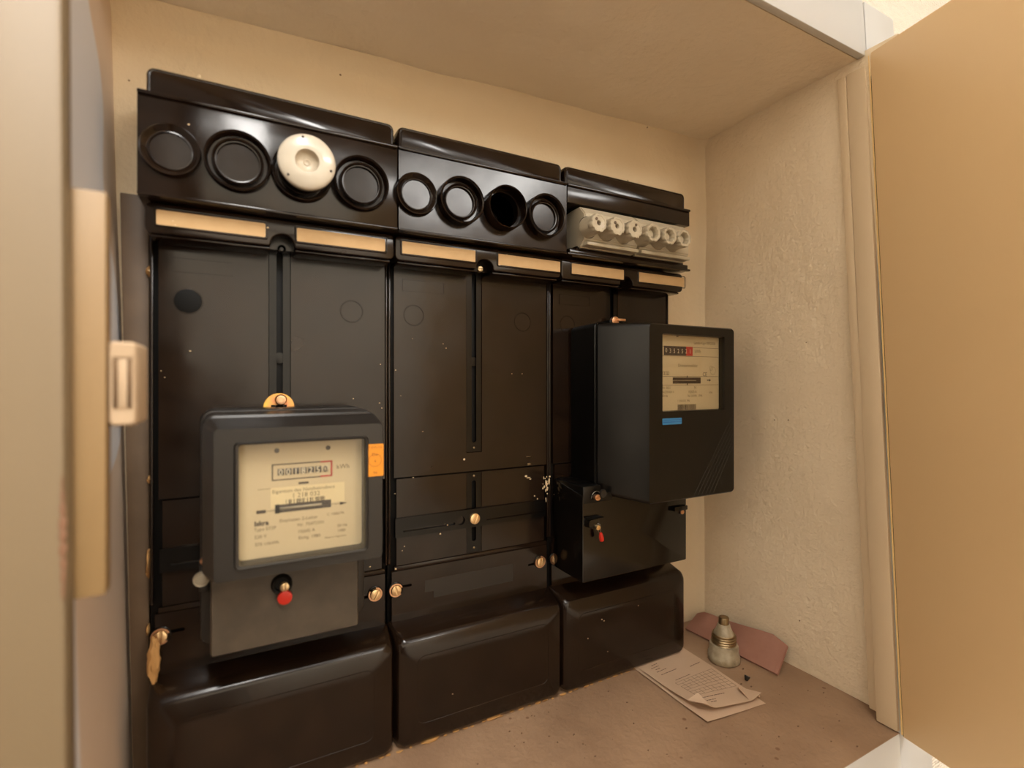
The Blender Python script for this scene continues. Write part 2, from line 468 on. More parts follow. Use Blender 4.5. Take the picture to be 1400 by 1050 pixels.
# ---- face frame (casing) around the opening: head, sill, two jambs
JR0, JR1 = Vector((0.7585, -0.312, 0)), Vector((0.794, -0.2544, 0.931))     # right opening corner
JL0, JL1 = Vector((-0.080, -0.312, 0)), Vector((-0.098, -0.2544, 0.931))    # left opening corner
nf = Vector((0, -0.998, 0.0617))                                             # frame normal towards the room
def frame_pt(x, z, out=0.0):
    return Vector((x, yfront(z), z))+nf*out
def frame_board(name, quad, th, m, label=None, r=0.0015):
    P = [frame_pt(x, z) for x, z in quad]; Q = [frame_pt(x, z, -th) for x, z in quad]
    bm = new(); hexa(bm, P+Q, r)
    o = struct(finish(name, bm, m))
    return o
def xr(z): return 0.7585+(0.794-0.7585)*z/0.931
def xl(z): return -0.080+(-0.018)*z/0.931
CW = 0.085
frame_board('trim_1', [(xl(0.931)-0.001, 0.931), (xr(0.931)+0.004, 0.931), (xr(0.931)+0.004, 0.931+CW), (xl(0.931)-0.001, 0.931+CW)], 0.010, M['casing'])
frame_board('trim_2', [(xl(0)-0.001, -CW), (xr(0)+0.004, -CW), (xr(0)+0.004, -0.0005), (xl(0)-0.001, -0.0005)], 0.018, M['casing'])
frame_board('trim_3', [(xr(-CW)+0.0045, -CW), (xr(-CW)+CW, -CW), (xr(1.016)+CW, 0.931+CW), (xr(1.016)+0.0045, 0.931+CW)], 0.018, M['casing'])
frame_board('trim_4', [(xl(-CW)-0.13, -CW), (xl(-CW), -CW), (xl(1.016), 0.931+CW), (xl(1.016)-0.13, 0.931+CW)], 0.020, M['jamb_shaded'], r=0.004)
# cream lining strips on the right reveal (two stepped boards)
def reveal(name, xa0, xa1, d0, d1, zt, zb, m, th=0.03):
    bm = new()
    b0 = [Vector((xa0, yfront(zb)+d0, zb)), Vector((xa0+th, yfront(zb)+d0, zb)), Vector((xa0+th, yfront(zb)+d1, zb)), Vector((xa0, yfront(zb)+d1, zb))]
    t0 = [Vector((xa1, yfront(zt)+d0, zt)), Vector((xa1+th, yfront(zt)+d0, zt)), Vector((xa1+th, yfront(zt)+d1, zt)), Vector((xa1, yfront(zt)+d1, zt))]
    hexa(bm, b0+t0, 0.001)
    return struct(finish(name, bm, m))
reveal('trim_5', 0.7590, 0.7915, 0.0005, 0.026, 0.916, 0.002, M['jamb'])
reveal('trim_6', 0.7660, 0.7890, 0.0265, 0.038, 0.914, 0.010, M['jamb'])
# ---- the wallpapered room wall around the frame, and the room behind the camera
RX0, RX1, RY, RZ0, RZ1 = -1.5, 2.2, -3.1, -1.15, 1.65
def wall_piece(bm, x0, x1, z0, z1):
    hexa(bm, [frame_pt(x0, z0, -0.006), frame_pt(x1, z0, -0.006), frame_pt(x1, z1, -0.006), frame_pt(x0, z1, -0.006),
              frame_pt(x0, z0, -0.05), frame_pt(x1, z0, -0.05), frame_pt(x1, z1, -0.05), frame_pt(x0, z1, -0.05)])
bm = new()
wall_piece(bm, RX0, RX1, 0.931+CW*0.5+0.03, RZ1)
wall_piece(bm, RX0, RX1, RZ0, -CW*0.5-0.02)
wall_piece(bm, RX0, -0.15, -CW*0.5-0.02, 0.931+CW*0.5+0.03)
wall_piece(bm, 0.83, RX1, -CW*0.5-0.02, 0.931+CW*0.5+0.03)
struct(finish('wall_front', bm, M['wallpaper'], smooth=False))
def room(name, x0, x1, y0, y1, z0, z1, m):
    bm = new(); box(bm, x0, x1, y0, y1, z0, z1); return struct(finish(name, bm, m, smooth=False))
room('wall_rear', RX0, RX1, RY-0.05, RY, RZ0, RZ1, M['room_wall'])
room('wall_room_left', RX0-0.05, RX0, RY, -0.2, RZ0, RZ1, M['room_wall'])
room('wall_room_right', RX1, RX1+0.05, RY, -0.2, RZ0, RZ1, M['room_wall'])
room('floor_room', RX0, RX1, RY, -0.2, RZ0-0.05, RZ0, M['room_dark'])
room('trim_8', RX0, 0.02, RY, RY+0.04, RZ0, 0.47, M['panelling'])  # added unseen panel, darkens what the black boards mirror
room('trim_9', RX0, RX0+0.04, RY+0.05, -1.1, RZ0, 1.05, M['panelling'])  # added unseen panel, darkens the reflection in the right meter's side
room('floor_rug', -0.7, 2.0, -2.4, -1.15, RZ0, RZ0+0.012, M['panelling'])  # added unseen dark sheet, darkens reflections in the bottom covers
room('ceiling_room', RX0, RX1, RY, -0.2, RZ1, RZ1+0.05, M['casing'])

# ---- the open door on the right (inner face towards the niche)
dd = Vector((-0.215, -0.977, 0)).normalized(); dn = Vector((0.977, -0.215, 0)).normalized()
hb = JR0+nf*0.002+dd*0.002; ht = JR1+nf*0.002+dd*0.002
def door_hex(bm, a, b, t0, t1, zpadb=0, zpadt=0, r=0):
    P = []
    for base, pad in ((hb, zpadb), (ht, zpadt)):
        for s, t in ((a, t0), (b, t0), (b, t1), (a, t1)):
            P.append(base+dd*s+dn*t+Vector((0, 0, pad)))
    return hexa(bm, P, r)
bm = new(); door_hex(bm, 0.0022, 0.90, 0.0006, 0.019, r=0.0005)
door = struct(finish('door_1', bm, M['door']))
bm = new(); door_hex(bm, 0.0, 0.0012, -0.0004, 0.019, 0.002, -0.003)
finish('edge_band', bm, M['edge'], door)
bm = new(); door_hex(bm, 0.0012, 0.0021, 0.0014, 0.018)
finish('edge_seam', bm, M['dark'], door)

# ------------------------------------------------------------------ batten with magnetic catch on the left
xb, _ = onY(145, 500, 0.406)
def bat(z, x0, x1):
    y = yfront(z)+0.0215
    return [(x0, y, z), (x1, y, z), (x1, y+0.014, z), (x0, y+0.014, z)]
bm = new(); hexa(bm, bat(0.463-0.1310, -0.118, -0.0728)+bat(0.463+0.1196, -0.118, -0.0755), 0.0012)
tag(finish('wooden_batten', bm, M['wood_cream'], loc=(-0.09, -DC+0.41, 0.328)), 'cream painted wooden batten fixed upright behind the left jamb', 'batten')
bm = new(); lump(bm, (0, 0, 0), 0.0012, 0.0006, 0.022, 5)
xs, zs = onY(88, 700, 0.352)
mc = thing('magnetic_catch', 'cream plastic magnetic catch on the upright batten at the left', 'catch', (-0.064, -DC+0.4, 0.463-0.0281))
bm = new()
bm.free(); bm = new()
loft(bm, [(-0.0738, -0.0591, 0.4338, 0.4876, -DC+0.4430, 0.003), (-0.0738, -0.0591, 0.4338, 0.4876, -DC+0.4030, 0.003),
          (-0.0730, -0.0599, 0.4346, 0.4868, -DC+0.4012, 0.0025), (-0.0722, -0.0607, 0.4354, 0.4860, -DC+0.4005, 0.002),
          (-0.0714, -0.0613, 0.4440, 0.4780, -DC+0.4007, 0.001), (-0.0712, -0.0615, 0.4442, 0.4778, -DC+0.4022, 0.001)])
finish('catch_housing', bm, M['catch'], mc)
for xx in (-0.0700, -0.0627):
    bm = new(); box(bm, xx-0.0009, xx+0.0009, -DC+0.4002, -DC+0.4025, 0.4454, 0.4766, 0.0002)
    finish('keeper_plate', bm, M['catch_dark'], mc)
bm = new(); box(bm, -0.0687, -0.0640, -DC+0.4010, -DC+0.4025, 0.4454, 0.4766, 0.0003)
finish('magnet', bm, M['catch'], mc)
# small brown worn spot on the edge of the left jamb (child of the jamb)
jamb = bpy.data.objects['trim_4']
bm = new()
for k in range(9):
    t = k/8; z = lerp(0.345, 0.405, t)
    c = frame_pt(xl(z)-0.0012, z, 0.0002)
    lump(bm, c, 0.0016*math.sin(PI*(0.1+0.85*t))+0.0003, 0.0004, 0.005, k, 1)
finish('worn_spot', bm, M['stain'], jamb)

# ------------------------------------------------------------------ meter boards
X = [-0.0865, 0.1686, 0.4158, 0.6637]      # joints between the three boards
def Zr(z): return z+H
labels = [[((213.4, 363), (284.5, 301.5)), ((406, 526.6), (308.8, 337.3))],
          [((550, 650), (330, 353.3)), ((681.6, 766), (346.8, 368))],
          [((782, 853), (361.4, 380)), ((874, 935.5), (372, 390.5))]]
board_lab = ['left black bakelite meter board, widest seen, behind the lower grey meter',
             'middle black bakelite meter board without a meter, bare slotted rail showing',
             'right black bakelite meter board carrying six white fuse caps and the tall meter']
boards = []
def rc(x0, x1, z0, z1): return [(x0, z0), (x1, z0), (x1, z1), (x0, z1)]
for i in range(3):
    x0, x1 = X[i]+0.0008, X[i+1]-0.0008
    cx = (x0+x1)/2-0.0005
    bd = thing('meter_board', board_lab[i], 'meter board', ((x0+x1)/2, 0, 0.003), 'black meter boards side by side in the niche')
    boards.append(bd)
    # base flange
    bm = new(); box(bm, x0, x1, 0.006, 0.030, 0.004, Zr(0.30), 0.001)
    finish('base_plate', bm, M['dark'], bd)
    # raised main panel with rail opening
    a, b = x0+0.0075, x1-0.003
    bm = new()
    zt, zb = Zr(0.165), Zr(-0.1287)
    plate(bm, rc(a, b, zb+0.0005, zt), [rc(cx-0.0120, cx+0.0120, Zr(-0.102), Zr(0.160))], 0.0065, 0.0)
    # raised outer lips
    box(bm, x0, x0+0.0028, -0.0015, 0.0065, Zr(-0.24), zt, 0.0008)
    box(bm, b+0.0004, x1, -0.0025, 0.0065, Zr(-0.24), zt, 0.0010)
    p = finish('panel', bm, M['bakelite'], bd)
    # knock-out circles and rectangle outline: engraved rings standing a hair proud
    for (ox, rr) in ((x0+0.0345, 0.0135), (x1-0.0445, 0.0135)):
        bm = new(); lathe(bm, [(rr-0.0007, 0), (rr-0.0004, 0.0006), (rr+0.0004, 0.0006), (rr+0.0007, 0)], (ox, 0, Zr(0.087)), n=40)
        finish('knockout_ring', bm, M['bakelite'], bd)
    bm = new(); rx0, rx1 = x0+0.019, x0+0.077
    for q in (rc(rx0, rx1, Zr(0.1335), Zr(0.1339)), rc(rx0, rx1, Zr(0.1185), Zr(0.1189)), rc(rx0, rx0+0.0004, Zr(0.1185), Zr(0.1339)), rc(rx1-0.0004, rx1, Zr(0.1185), Zr(0.1339))):
        plate(bm, q, [], 0.0, -0.0005)
    finish('marking_frame', bm, M['bakelite'], bd)
    # vertical slotted rail
    bm = new()
    sl = rrect(cx-0.0035, cx+0.0035, Zr(-0.088), Zr(0.151), 0.003, 3)
    plate(bm, rc(cx-0.0113, cx+0.0113, Zr(-0.1013), Zr(0.1595)), [sl], 0.0060, 0.0010)
    finish('rail', bm, M['rail'], bd)
    bm = new(); lathe(bm, [(0, 0), (0.0065, 0.0), (0.0065, 0.003), (0.0050, 0.0032), (0, 0.0032)], (cx, 0.0055, Zr(0.0265)), n=24)
    finish('rail_nut', bm, M['rail'], bd)
    for zz in (0.1555, -0.0955):
        bm = new(); lathe(bm, [(0.0014, -0.001), (0.0014, 0.0006), (0.0008, 0.001), (0, 0.001)], (cx, 0.001, Zr(zz)), n=12)
        finish('rivet', bm, M['brass_old'], bd)
    # lower field with recessed edges and short rail
    bm = new()
    plate(bm, rc(a+0.0035, b-0.004, Zr(-0.2440), Zr(-0.1303)), [rc(cx-0.0118, cx+0.0118, Zr(-0.2435), Zr(-0.1308))], 0.0065, 0.0004)
    box(bm, a, b, -0.0004, 0.006, Zr(-0.2505), Zr(-0.2450), 0.0005)
    finish('lower_panel', bm, M['bakelite'], bd)
    bm = new()
    plate(bm, rc(cx-0.0112, cx+0.0112, Zr(-0.2432), Zr(-0.1311)), [rrect(cx-0.0033, cx+0.0033, Zr(-0.228), Zr(-0.142), 0.003, 3)], 0.0060, 0.0012)
    finish('rail', bm, M['rail'], bd)
    for zz in (0.1355, 0.2375):
        bm = new(); lathe(bm, [(0.0016, -0.001), (0.0016, 0.0006), (0.0009, 0.001), (0, 0.001)], (cx, 0.0012, Zr(-zz)), n=12)
        finish('rivet', bm, M['brass_old'], bd)
    # cross bar
    bm = new()
    L = a+0.0012; R = b-0.003
    ho = [rrect(L+0.010, cx-0.030, Zr(-0.2000), Zr(-0.1965), 0.0016, 2), circ(cx-0.0215, Zr(-0.1955), 0.0062, 24),
          rrect(cx+0.018, R-0.004, Zr(-0.2000), Zr(-0.1965), 0.0016, 2)]
    plate(bm, rc(L, R, Zr(-0.2068), Zr(-0.1815)), ho, 0.0035, -0.0030)
    finish('cross_bar', bm, M['rail'], bd)
    slot_screw('screw', (cx-0.001, -0.0030, Zr(-0.195)), 0.0074, 1.1, M['brass'], bd)
    # lower plate with keyhole slots and screws
    bm = new()
    s1, s2 = x0+0.0095, X[i+1]-0.0165
    zs_ = Zr(-0.2745)
    ho = [rrect(s1+0.006, s1+0.022, zs_+0.0005, zs_+0.0040, 0.0016, 2), rrect(s2-0.020, s2-0.006, zs_-0.004, zs_-0.0005, 0.0016, 2)]
    plate(bm, rc(a-0.003, b, Zr(-0.3170), Zr(-0.2512)), ho, 0.0065, -0.0008)
    finish('lower_plate', bm, M['bakelite'], bd)
    for q, (sx_, an) in enumerate(((s1, 1.5), (s2, 1.0))):
        bm = new(); lathe(bm, [(0.0098, 0), (0.0098, 0.0008), (0.0090, 0.0012), (0.0082, 0.0008), (0.0, 0.0004)], (sx_, -0.0008, zs_), n=28)
        finish('screw_seat', bm, M['rail'], bd)
        slot_screw('screw', (sx_, -0.0026, zs_), 0.0064, an+0.3*i, M['brass'], bd, washer=(0.0070, 0.0088, PI*0.1+2.2*q))
    # ---- bottom cover
    bm = new()
    e = 0.0016 if i < 2 else 0.0
    zb0 = 0.0042
    loft(bm, [(x0, x1, zb0, Zr(-0.3165), 0.004, 0.002), (x0, x1, zb0, Zr(-0.3168), -0.002, 0.003),
              (x0+e, x1-e, zb0, Zr(-0.3225), -0.0335, 0.010), (x0+e+0.0007, x1-e-0.0007, zb0+0.0007, Zr(-0.3245), -0.0365, 0.011),
              (x0+e+0.002, x1-e-0.002, zb0+0.002, Zr(-0.3265), -0.0392, 0.011), (x0+e+0.006, x1-e-0.006, zb0+0.005, Zr(-0.3310), -0.0412, 0.010),
              (x0+e+0.030, x1-e-0.030, zb0+0.030, Zr(-0.3560), -0.0425, 0.006)], n=5)
    bc = finish('bottom_cover', bm, M['bakelite'], bd, ang=55)
    bm = new(); pts = rrect(x0+0.026, x1-0.026, 0.030, Zr(-0.3480), 0.010, 5)
    tube(bm, [(p[0], -0.0422, p[1]) for p in pts], 0.0004, 5, True)
    finish('embossed_line', bm, M['bakelite'], bc)

    # ---- fuse cover section
    fx0 = x0-(0.0040 if i == 0 else 0.0)
    z0, z1 = Zr(0.182), Zr(0.286)
    ringx = [X[i]+o for o in (0.0245, 0.0840, 0.1465, 0.2105)] if i == 0 else [X[i]+o for o in (0.0225, 0.0800, 0.1430, 0.2068)]
    rz = Zr(0.2295)
    bm = new()
    if i < 2:
        holes = [circ(ringx[2], rz, 0.0262, 40)] if i == 1 else []
        if holes: plate(bm, rc(fx0, x1, z0, z1), holes, -0.046, -0.050)
        else: plate(bm, rc(fx0, x1, z0, z1), [], -0.046, -0.050, 0.001)
        box(bm, fx0, x1, -0.0462, 0.006, z1-0.003, z1, 0.0005); box(bm, fx0, x1, -0.0462, 0.006, z0, z0+0.003, 0.0005)
        box(bm, fx0, fx0+0.003, -0.0462, 0.006, z0+0.003, z1-0.003); box(bm, x1-0.003, x1, -0.0462, 0.006, z0+0.003, z1-0.003)
    else:
        box(bm, x0, x1, -0.050, 0.006, Zr(0.2580), z1, 0.0010)
        box(bm, x0+0.004, x1-0.004, -0.050, 0.006, z0, Zr(0.1925), 0.0010)
        box(bm, x0+0.018, x1-0.010, -0.047, -0.020, Zr(0.186), Zr(0.1985), 0.003)
    # ridge under the cap and bottom ridge
    box(bm, fx0, x1, -0.0525, -0.045, z1-0.0048, z1-0.0008, 0.0012)
    box(bm, fx0, x1, -0.0520, -0.045, z0+0.0002, z0+0.0035, 0.0010)
    fc = finish('fuse_cover', bm, M['bakelite'], bd)
    # cap on top
    bm = new()
    cz = Zr(0.2862)
    c0, c1 = x0+0.0018, x1-(0.0012 if i < 2 else 0.0)
    loft(bm, [(c0, c1, cz-0.002, Zr(0.3155), 0.006, 0.006), (c0, c1, cz-0.002, Zr(0.3155), -0.036, 0.007), (c0+0.0008, c1-0.0008, cz-0.002, Zr(0.3147), -0.0388, 0.007),
              (c0+0.0022, c1-0.0022, cz-0.002, Zr(0.3133), -0.0400, 0.006), (c0+0.0036, c1-0.0036, cz-0.0015, Zr(0.3119), -0.0396, 0.005), (c0+0.0048, c1-0.0048, cz-0.001, Zr(0.3107), -0.0408, 0.004)], n=4)
    finish('top_cap', bm, M['bakelite'], bd, ang=50)
    if i < 2:
        for k, rx in enumerate(ringx):
            bm = new()
            if k == 0:
                prof = [(0.0262, 0), (0.0262, 0.0045), (0.0252, 0.0062), (0.0236, 0.0055), (0.0215, 0.0022), (0.0195, 0.0012), (0.0190, 0.0022), (0.0180, 0.0024), (0.0174, 0.0006), (0, 0.0006)]
            elif i == 1 and k == 2:
                prof = [(0.0290, 0), (0.0285, 0.017), (0.0276, 0.0182), (0.0266, 0.0172), (0.0258, 0.0), (0.0252, -0.012), (0.0240, -0.0125), (0.0240, -0.003), (0.0236, 0.0), (0.0262, 0.0)]
            else:
                R = 0.0312 if i == 0 else 0.0298
                hh = 0.0105 if i == 0 else 0.0135
                prof = [(R+0.0004, 0), (R, hh-0.001), (R-0.0010, hh), (R-0.0026, hh-0.0015), (R-0.0036, 0.0012), (R-0.0068, 0.0010), (R-0.0072, 0.0060), (R-0.0082, 0.0068), (R-0.0092, 0.0060), (R-0.0098, 0.0040),
                        (R-0.0110, 0.0038), (R-0.0114, 0.0010), (0, 0.0010)]
            lathe(bm, prof, (rx, -0.050, rz), n=56)
            finish('fuse_ring', bm, M['bakelite'], fc, ang=40)
    if i == 1:
        # fuse socket seen through the open ring
        bm = new()
        lathe(bm, [(0.020, 0), (0.020, 0.014), (0.017, 0.015), (0.0155, 0.004), (0, 0.004)], (ringx[2]+0.004, 0.006, rz), n=32)
        finish('fuse_socket', bm, M['rail'], bd)
    # label strip with a notch for the fixing screw
    lz0, lz1 = Zr(0.1500), Zr(0.1805)
    r = 0.006; nc = cx+0.001; nr = 0.0125; nz = lz0+0.002
    out = []
    for (px, pz, a0) in ((x1-r, lz1-r, 0), (x0+r, lz1-r, 90), (x0+r, lz0+r, 180)):
        for k in range(5): aa = math.radians(a0+90*k/4); out.append((px+r*math.cos(aa), pz+r*math.sin(aa)))
    out.append((nc-nr-0.002, lz0))
    for k in range(13): aa = PI-PI*k/12; out.append((nc+nr*math.cos(aa), nz+nr*math.sin(aa)))
    out.append((nc+nr+0.002, lz0))
    for k in range(5): aa = math.radians(270+90*k/4); out.append((x1-r+r*math.cos(aa), lz0+r+r*math.sin(aa)))
    bm = new(); plate(bm, out, [], 0.0, -0.0345, 0.0014)
    box(bm, nc-nr-0.001, nc+nr+0.001, -0.014, 0.004, lz0+0.001, lz1-0.004)
    ls = finish('label_strip', bm, M['bakelite'], bd, ang=50)
    # thin rim line below
    bm = new()
    for (ua, ub) in ((x0+0.004, nc-nr-0.001), (nc+nr+0.001, x1-0.004)):
        box(bm, ua, ub, -0.0300, 0.002, lz0-0.0030, lz0-0.0002, 0.0008)
    finish('strip_lip', bm, M['bakelite'], bd)
    for (us, vs_) in labels[i]:
        xa, za = onY(us[0], vs_[0], 0.625); xb2, zb2 = onY(us[1], vs_[1], 0.625)
        wv = 0.0152
        bm = new()
        zc = Zr(0.1662) if i == 0 else Zr(0.1668)
        plate(bm, rrect(xa, xb2, zc-wv/2, zc+wv/2, 0.0015 if i == 0 else 0.0004, 3), [], -0.0340, -0.0349)
        finish('paper_label', bm, M['paper_label'], ls)
        bm = new(); pts = rrect(xa-0.002, xb2+0.002, zc-wv/2-0.002, zc+wv/2+0.002, 0.002, 3)
        tube(bm, [(p[0], -0.0346, p[1]) for p in pts], 0.0007, 5, True)
        finish('label_rim', bm, M['bakelite'], ls)
    if i == 1:
        slot_screw('screw', (nc-0.006, -0.030, nz-0.001), 0.0037, 0.0, M['brass_old'], bd)
    else:
        bm = new(); lathe(bm, [(0, 0), (0.0045, 0), (0.0045, 0.004), (0.003, 0.005), (0.002, 0.002), (0, 0.002)], (nc, -0.014, nz), n=20)
        finish('screw_hole', bm, M['rail'], bd)

# faded adhesive ghost on the middle board's lower plate
bm = new(); xa, za = onY(581, 770, DC); xb2, zb2 = onY(701, 790, DC)
plate(bm, [(xa, Zr(-0.2860)), (xa+0.012, Zr(-0.2860)), (xa+0.012, Zr(-0.2955)), (xb2, Zr(-0.2955)), (xb2, Zr(-0.2700)), (xa, Zr(-0.2700))], [], -0.0008, -0.00095)
finish('glue_residue', bm, M['meter_grey'], boards[1])
# dark knock-out plug top left
bm = new(); lathe(bm, [(0.0130, 0), (0.0128, 0.0008), (0.0110, 0.0011), (0, 0.0011)], (-0.0514, 0, Zr(0.087)), n=36)
finish('knockout_plug', bm, M['dark'], boards[0])
# chipped white edge of the middle board
bm = new()
for k in range(16):
    u = random.uniform(741, 751); v = random.uniform(650, 676)
    x, z = onY(u, v, DC); lump(bm, (x, -0.0020, z), random.uniform(0.0006, 0.0016), 0.0006, random.uniform(0.0008, 0.0026), k, 1)
for (u, v, a_, c_) in ((746.5, 661, 0.0020, 0.0050), (750.5, 658, 0.0014, 0.0065), (748, 668, 0.0018, 0.0035), (746, 683, 0.0008, 0.0040), (722, 653, 0.0040, 0.0009)):
    x, z = onY(u, v, DC-0.002); lump(bm, (x, -0.0026, z), a_, 0.0006, c_, int(v), 1)
o = finish('edge_chips', bm, M['fleck'], boards[1]); o['kind'] = 'stuff'
# narrow dark brown strip upright beside the left board
bm = new(); hexa(bm, [(-0.1015, 0.034, 0.003), (-0.0880, 0.034, 0.003), (-0.0880, 0.012, 0.003), (-0.1015, 0.012, 0.003),
                      (-0.1135, 0.034, Zr(0.20)), (-0.0880, 0.034, Zr(0.20)), (-0.0880, 0.012, Zr(0.20)), (-0.1135, 0.012, Zr(0.20))], 0.001)
tag(finish('backing_strip', bm, M['backing'], loc=(-0.098, 0.02, 0.003)), 'narrow brown strip upright along the left edge of the meter boards', 'wooden strip')
# little metal tab
bm = new(); x, z = onY(722.5, 633, DC); box(bm, x-0.0028, x+0.0028, -0.003, 0, z-0.0030, z, 0.0004)
x, z = onY(722, 624, DC); box(bm, x-0.0034, x+0.0034, -0.002, 0, z-0.0004, z+0.0004, 0.0001)
finish('metal_tab', bm, M['brass_old'], boards[1])
# plaster flecks on the boards
fl = {0: [(236, 302, .0009), (239, 308, .0012), (257, 229, .0008), (258, 170, .0010), (225, 516, .0008), (220, 507, .0006), (260, 480, .0012), (205, 370, .0016), (366, 311, .0012), (273, 104, .0020), (483, 545, .0008),
          (519, 551, .0009), (522, 558, .0008), (506, 775, .0012)],
      1: [(610, 476, .0010), (606, 470, .0006), (520, 498, .0009), (578, 590, .0008), (564, 463, .0006), (541, 506, .0006), (548, 541, .0006), (714, 511, .0011), (700, 511, .0008), (635, 628, .0018), (565, 653, .0014), (553, 747, .0010),
          (550, 753, .0008), (541, 778, .0014), (602, 730, .0014), (612, 718, .0012), (608, 716, .0010), (719, 651, .0024), (725, 655, .0018), (731, 678, .0012), (735, 682, .0010), (540, 675, .0012), (630, 318, .0010), (693, 348, .0010),
          (683, 362, .0014), (594, 258, .0008), (570, 303, .0008), (619, 949, .0008), (533, 811, .0010), (536, 800, .0008)],
      2: [(823, 847, .0012), (826, 849, .0010), (804, 873, .0008), (873, 828, .0008), (831, 891, .0008), (770, 676, .0020), (758, 676, .0012)]}
for bi, L in fl.items():
    bm = new()
    for k, (u, v, s) in enumerate(L):
        if v > 820: D = DC-0.0425
        elif v < 290: D = DC-0.050
        elif v < 365 and not (u < 215): D = DC-0.035
        else: D = DC
        x, z = onY(u, v, D-0.0006)
        lump(bm, (x, D-DC-0.0003, z), s, s*0.35, s*random.uniform(0.4, 1.0), k, 1)
    o = finish('plaster_flecks', bm, M['fleck'], boards[bi]); o['kind'] = 'stuff'

# plaster lumps squeezed out beside and below the boards
bm = new()
LL = [(206, 372, .003, .006), (207, 655, .0028, .004), (205, 770, .0028, .016), (204, 860, .002, .006)]
for k, (u, v, sx1, sz1) in enumerate(LL):
    x, z = onY(u, v, DC+0.012); lump(bm, (x-0.001, 0.012, z), sx1, 0.008, sz1, k+40)
o = tag(finish('plaster_remains', bm, M['crumb'], loc=(X[0]-0.002, 0.02, 0.30)), 'crumbling ochre plaster remains along the left edge of the meter boards', 'plaster'); o['kind'] = 'stuff'
bm = new(); x, z = onY(214, 905, 0.645); lump(bm, (x-0.003, -0.010, z), 0.0055, 0.006, 0.023, 77, 3)  # lump stands in for lit wall seen through the broken corner
tag(finish('plaster_lump', bm, M['crumb'], loc=(x, -0.01, z-0.026)), 'ochre lump added for the lit wall glimpsed past the broken lower left corner', 'plaster')
for (u, v, s, lab) in ((590, 1013, 0.012, 'flat ochre plaster chip under the middle bottom cover, nearer the left'), (676, 981, 0.011, 'flat ochre plaster chip under the middle bottom cover, towards its centre')):
    p = onZ(u, v+1, 0.002); bm = new(); lump(bm, (p.x, p.y+0.003, 0.0022), s, 0.004, 0.0022, int(u))
    tag(finish('plaster_chip', bm, M['crumb'], loc=(p.x, p.y, 0)), lab, 'plaster', 'plaster chips below the boards')
# pale bedding mortar line below the boards
bm = new()
for k in range(44):
    x = lerp(0.05, 0.655, k/43)+random.uniform(-.003, .003)
    lump(bm, (x, -0.036+random.uniform(-.001, .001), 0.0012), random.uniform(0.002, 0.006), 0.0020, random.uniform(0.0005, 0.0016), k+200, 1)
o = tag(finish('mortar_crumbs', bm, M['crumb'], loc=(0.35, -0.036, 0)), 'thin line of pale mortar crumbs under the boards on the niche floor', 'mortar'); o['kind'] = 'stuff'

# ------------------------------------------------------------------ white ceramic plug in the left fuse cover
tx, tz = onY(420, 221, 0.575)
fp = thing('ceramic_fuse_plug', 'round white ceramic plug with a hollow centre in the left fuse cover', 'fuse plug', (tx, -0.06, tz-0.03))
Rm = Matrix.Rotation(math.radians(-4), 3, 'Z') @ Matrix.Rotation(math.radians(4), 3, 'X')
bm = new()
lathe(bm, [(0.020, -0.028), (0.0262, -0.016), (0.0272, -0.012), (0.0276, -0.006), (0.0286, -0.0035), (0.0288, -0.0008), (0.0282, 0.0008), (0.0262, 0.0020), (0.0220, 0.0034), (0.0170, 0.0044), (0.0130, 0.0050), (0.0120, 0.0048), (0.0114, 0.0036)], (tx, -DC+0.575+0.001, tz), n=64, tilt=Rm)
finish('disc', bm, M['ceramic'], fp, ang=50)
bm = new(); lathe(bm, [(0.0115, 0.0040), (0.0110, 0.001), (0.0098, -0.0010), (0.005, -0.0016), (0.0036, -0.0022), (0.0030, -0.0014), (0.0016, -0.0018), (0, -0.0034)], (tx, -DC+0.575+0.001, tz), n=40, tilt=Rm)
finish('well', bm, M['ceramic_in'], fp, ang=60)
for ang_ in (100, 222, 345):
    a_ = math.radians(ang_); q = Rm @ Vector((0.0245*math.cos(a_), -0.0024, 0.0245*math.sin(a_)))
    bm = new(); lathe(bm, [(0.0014, -0.001), (0.0014, 0.0006), (0, 0.0006)], Vector((tx, -DC+0.576, tz))+q, n=12)
    finish('pin_hole', bm, M['print'], fp)

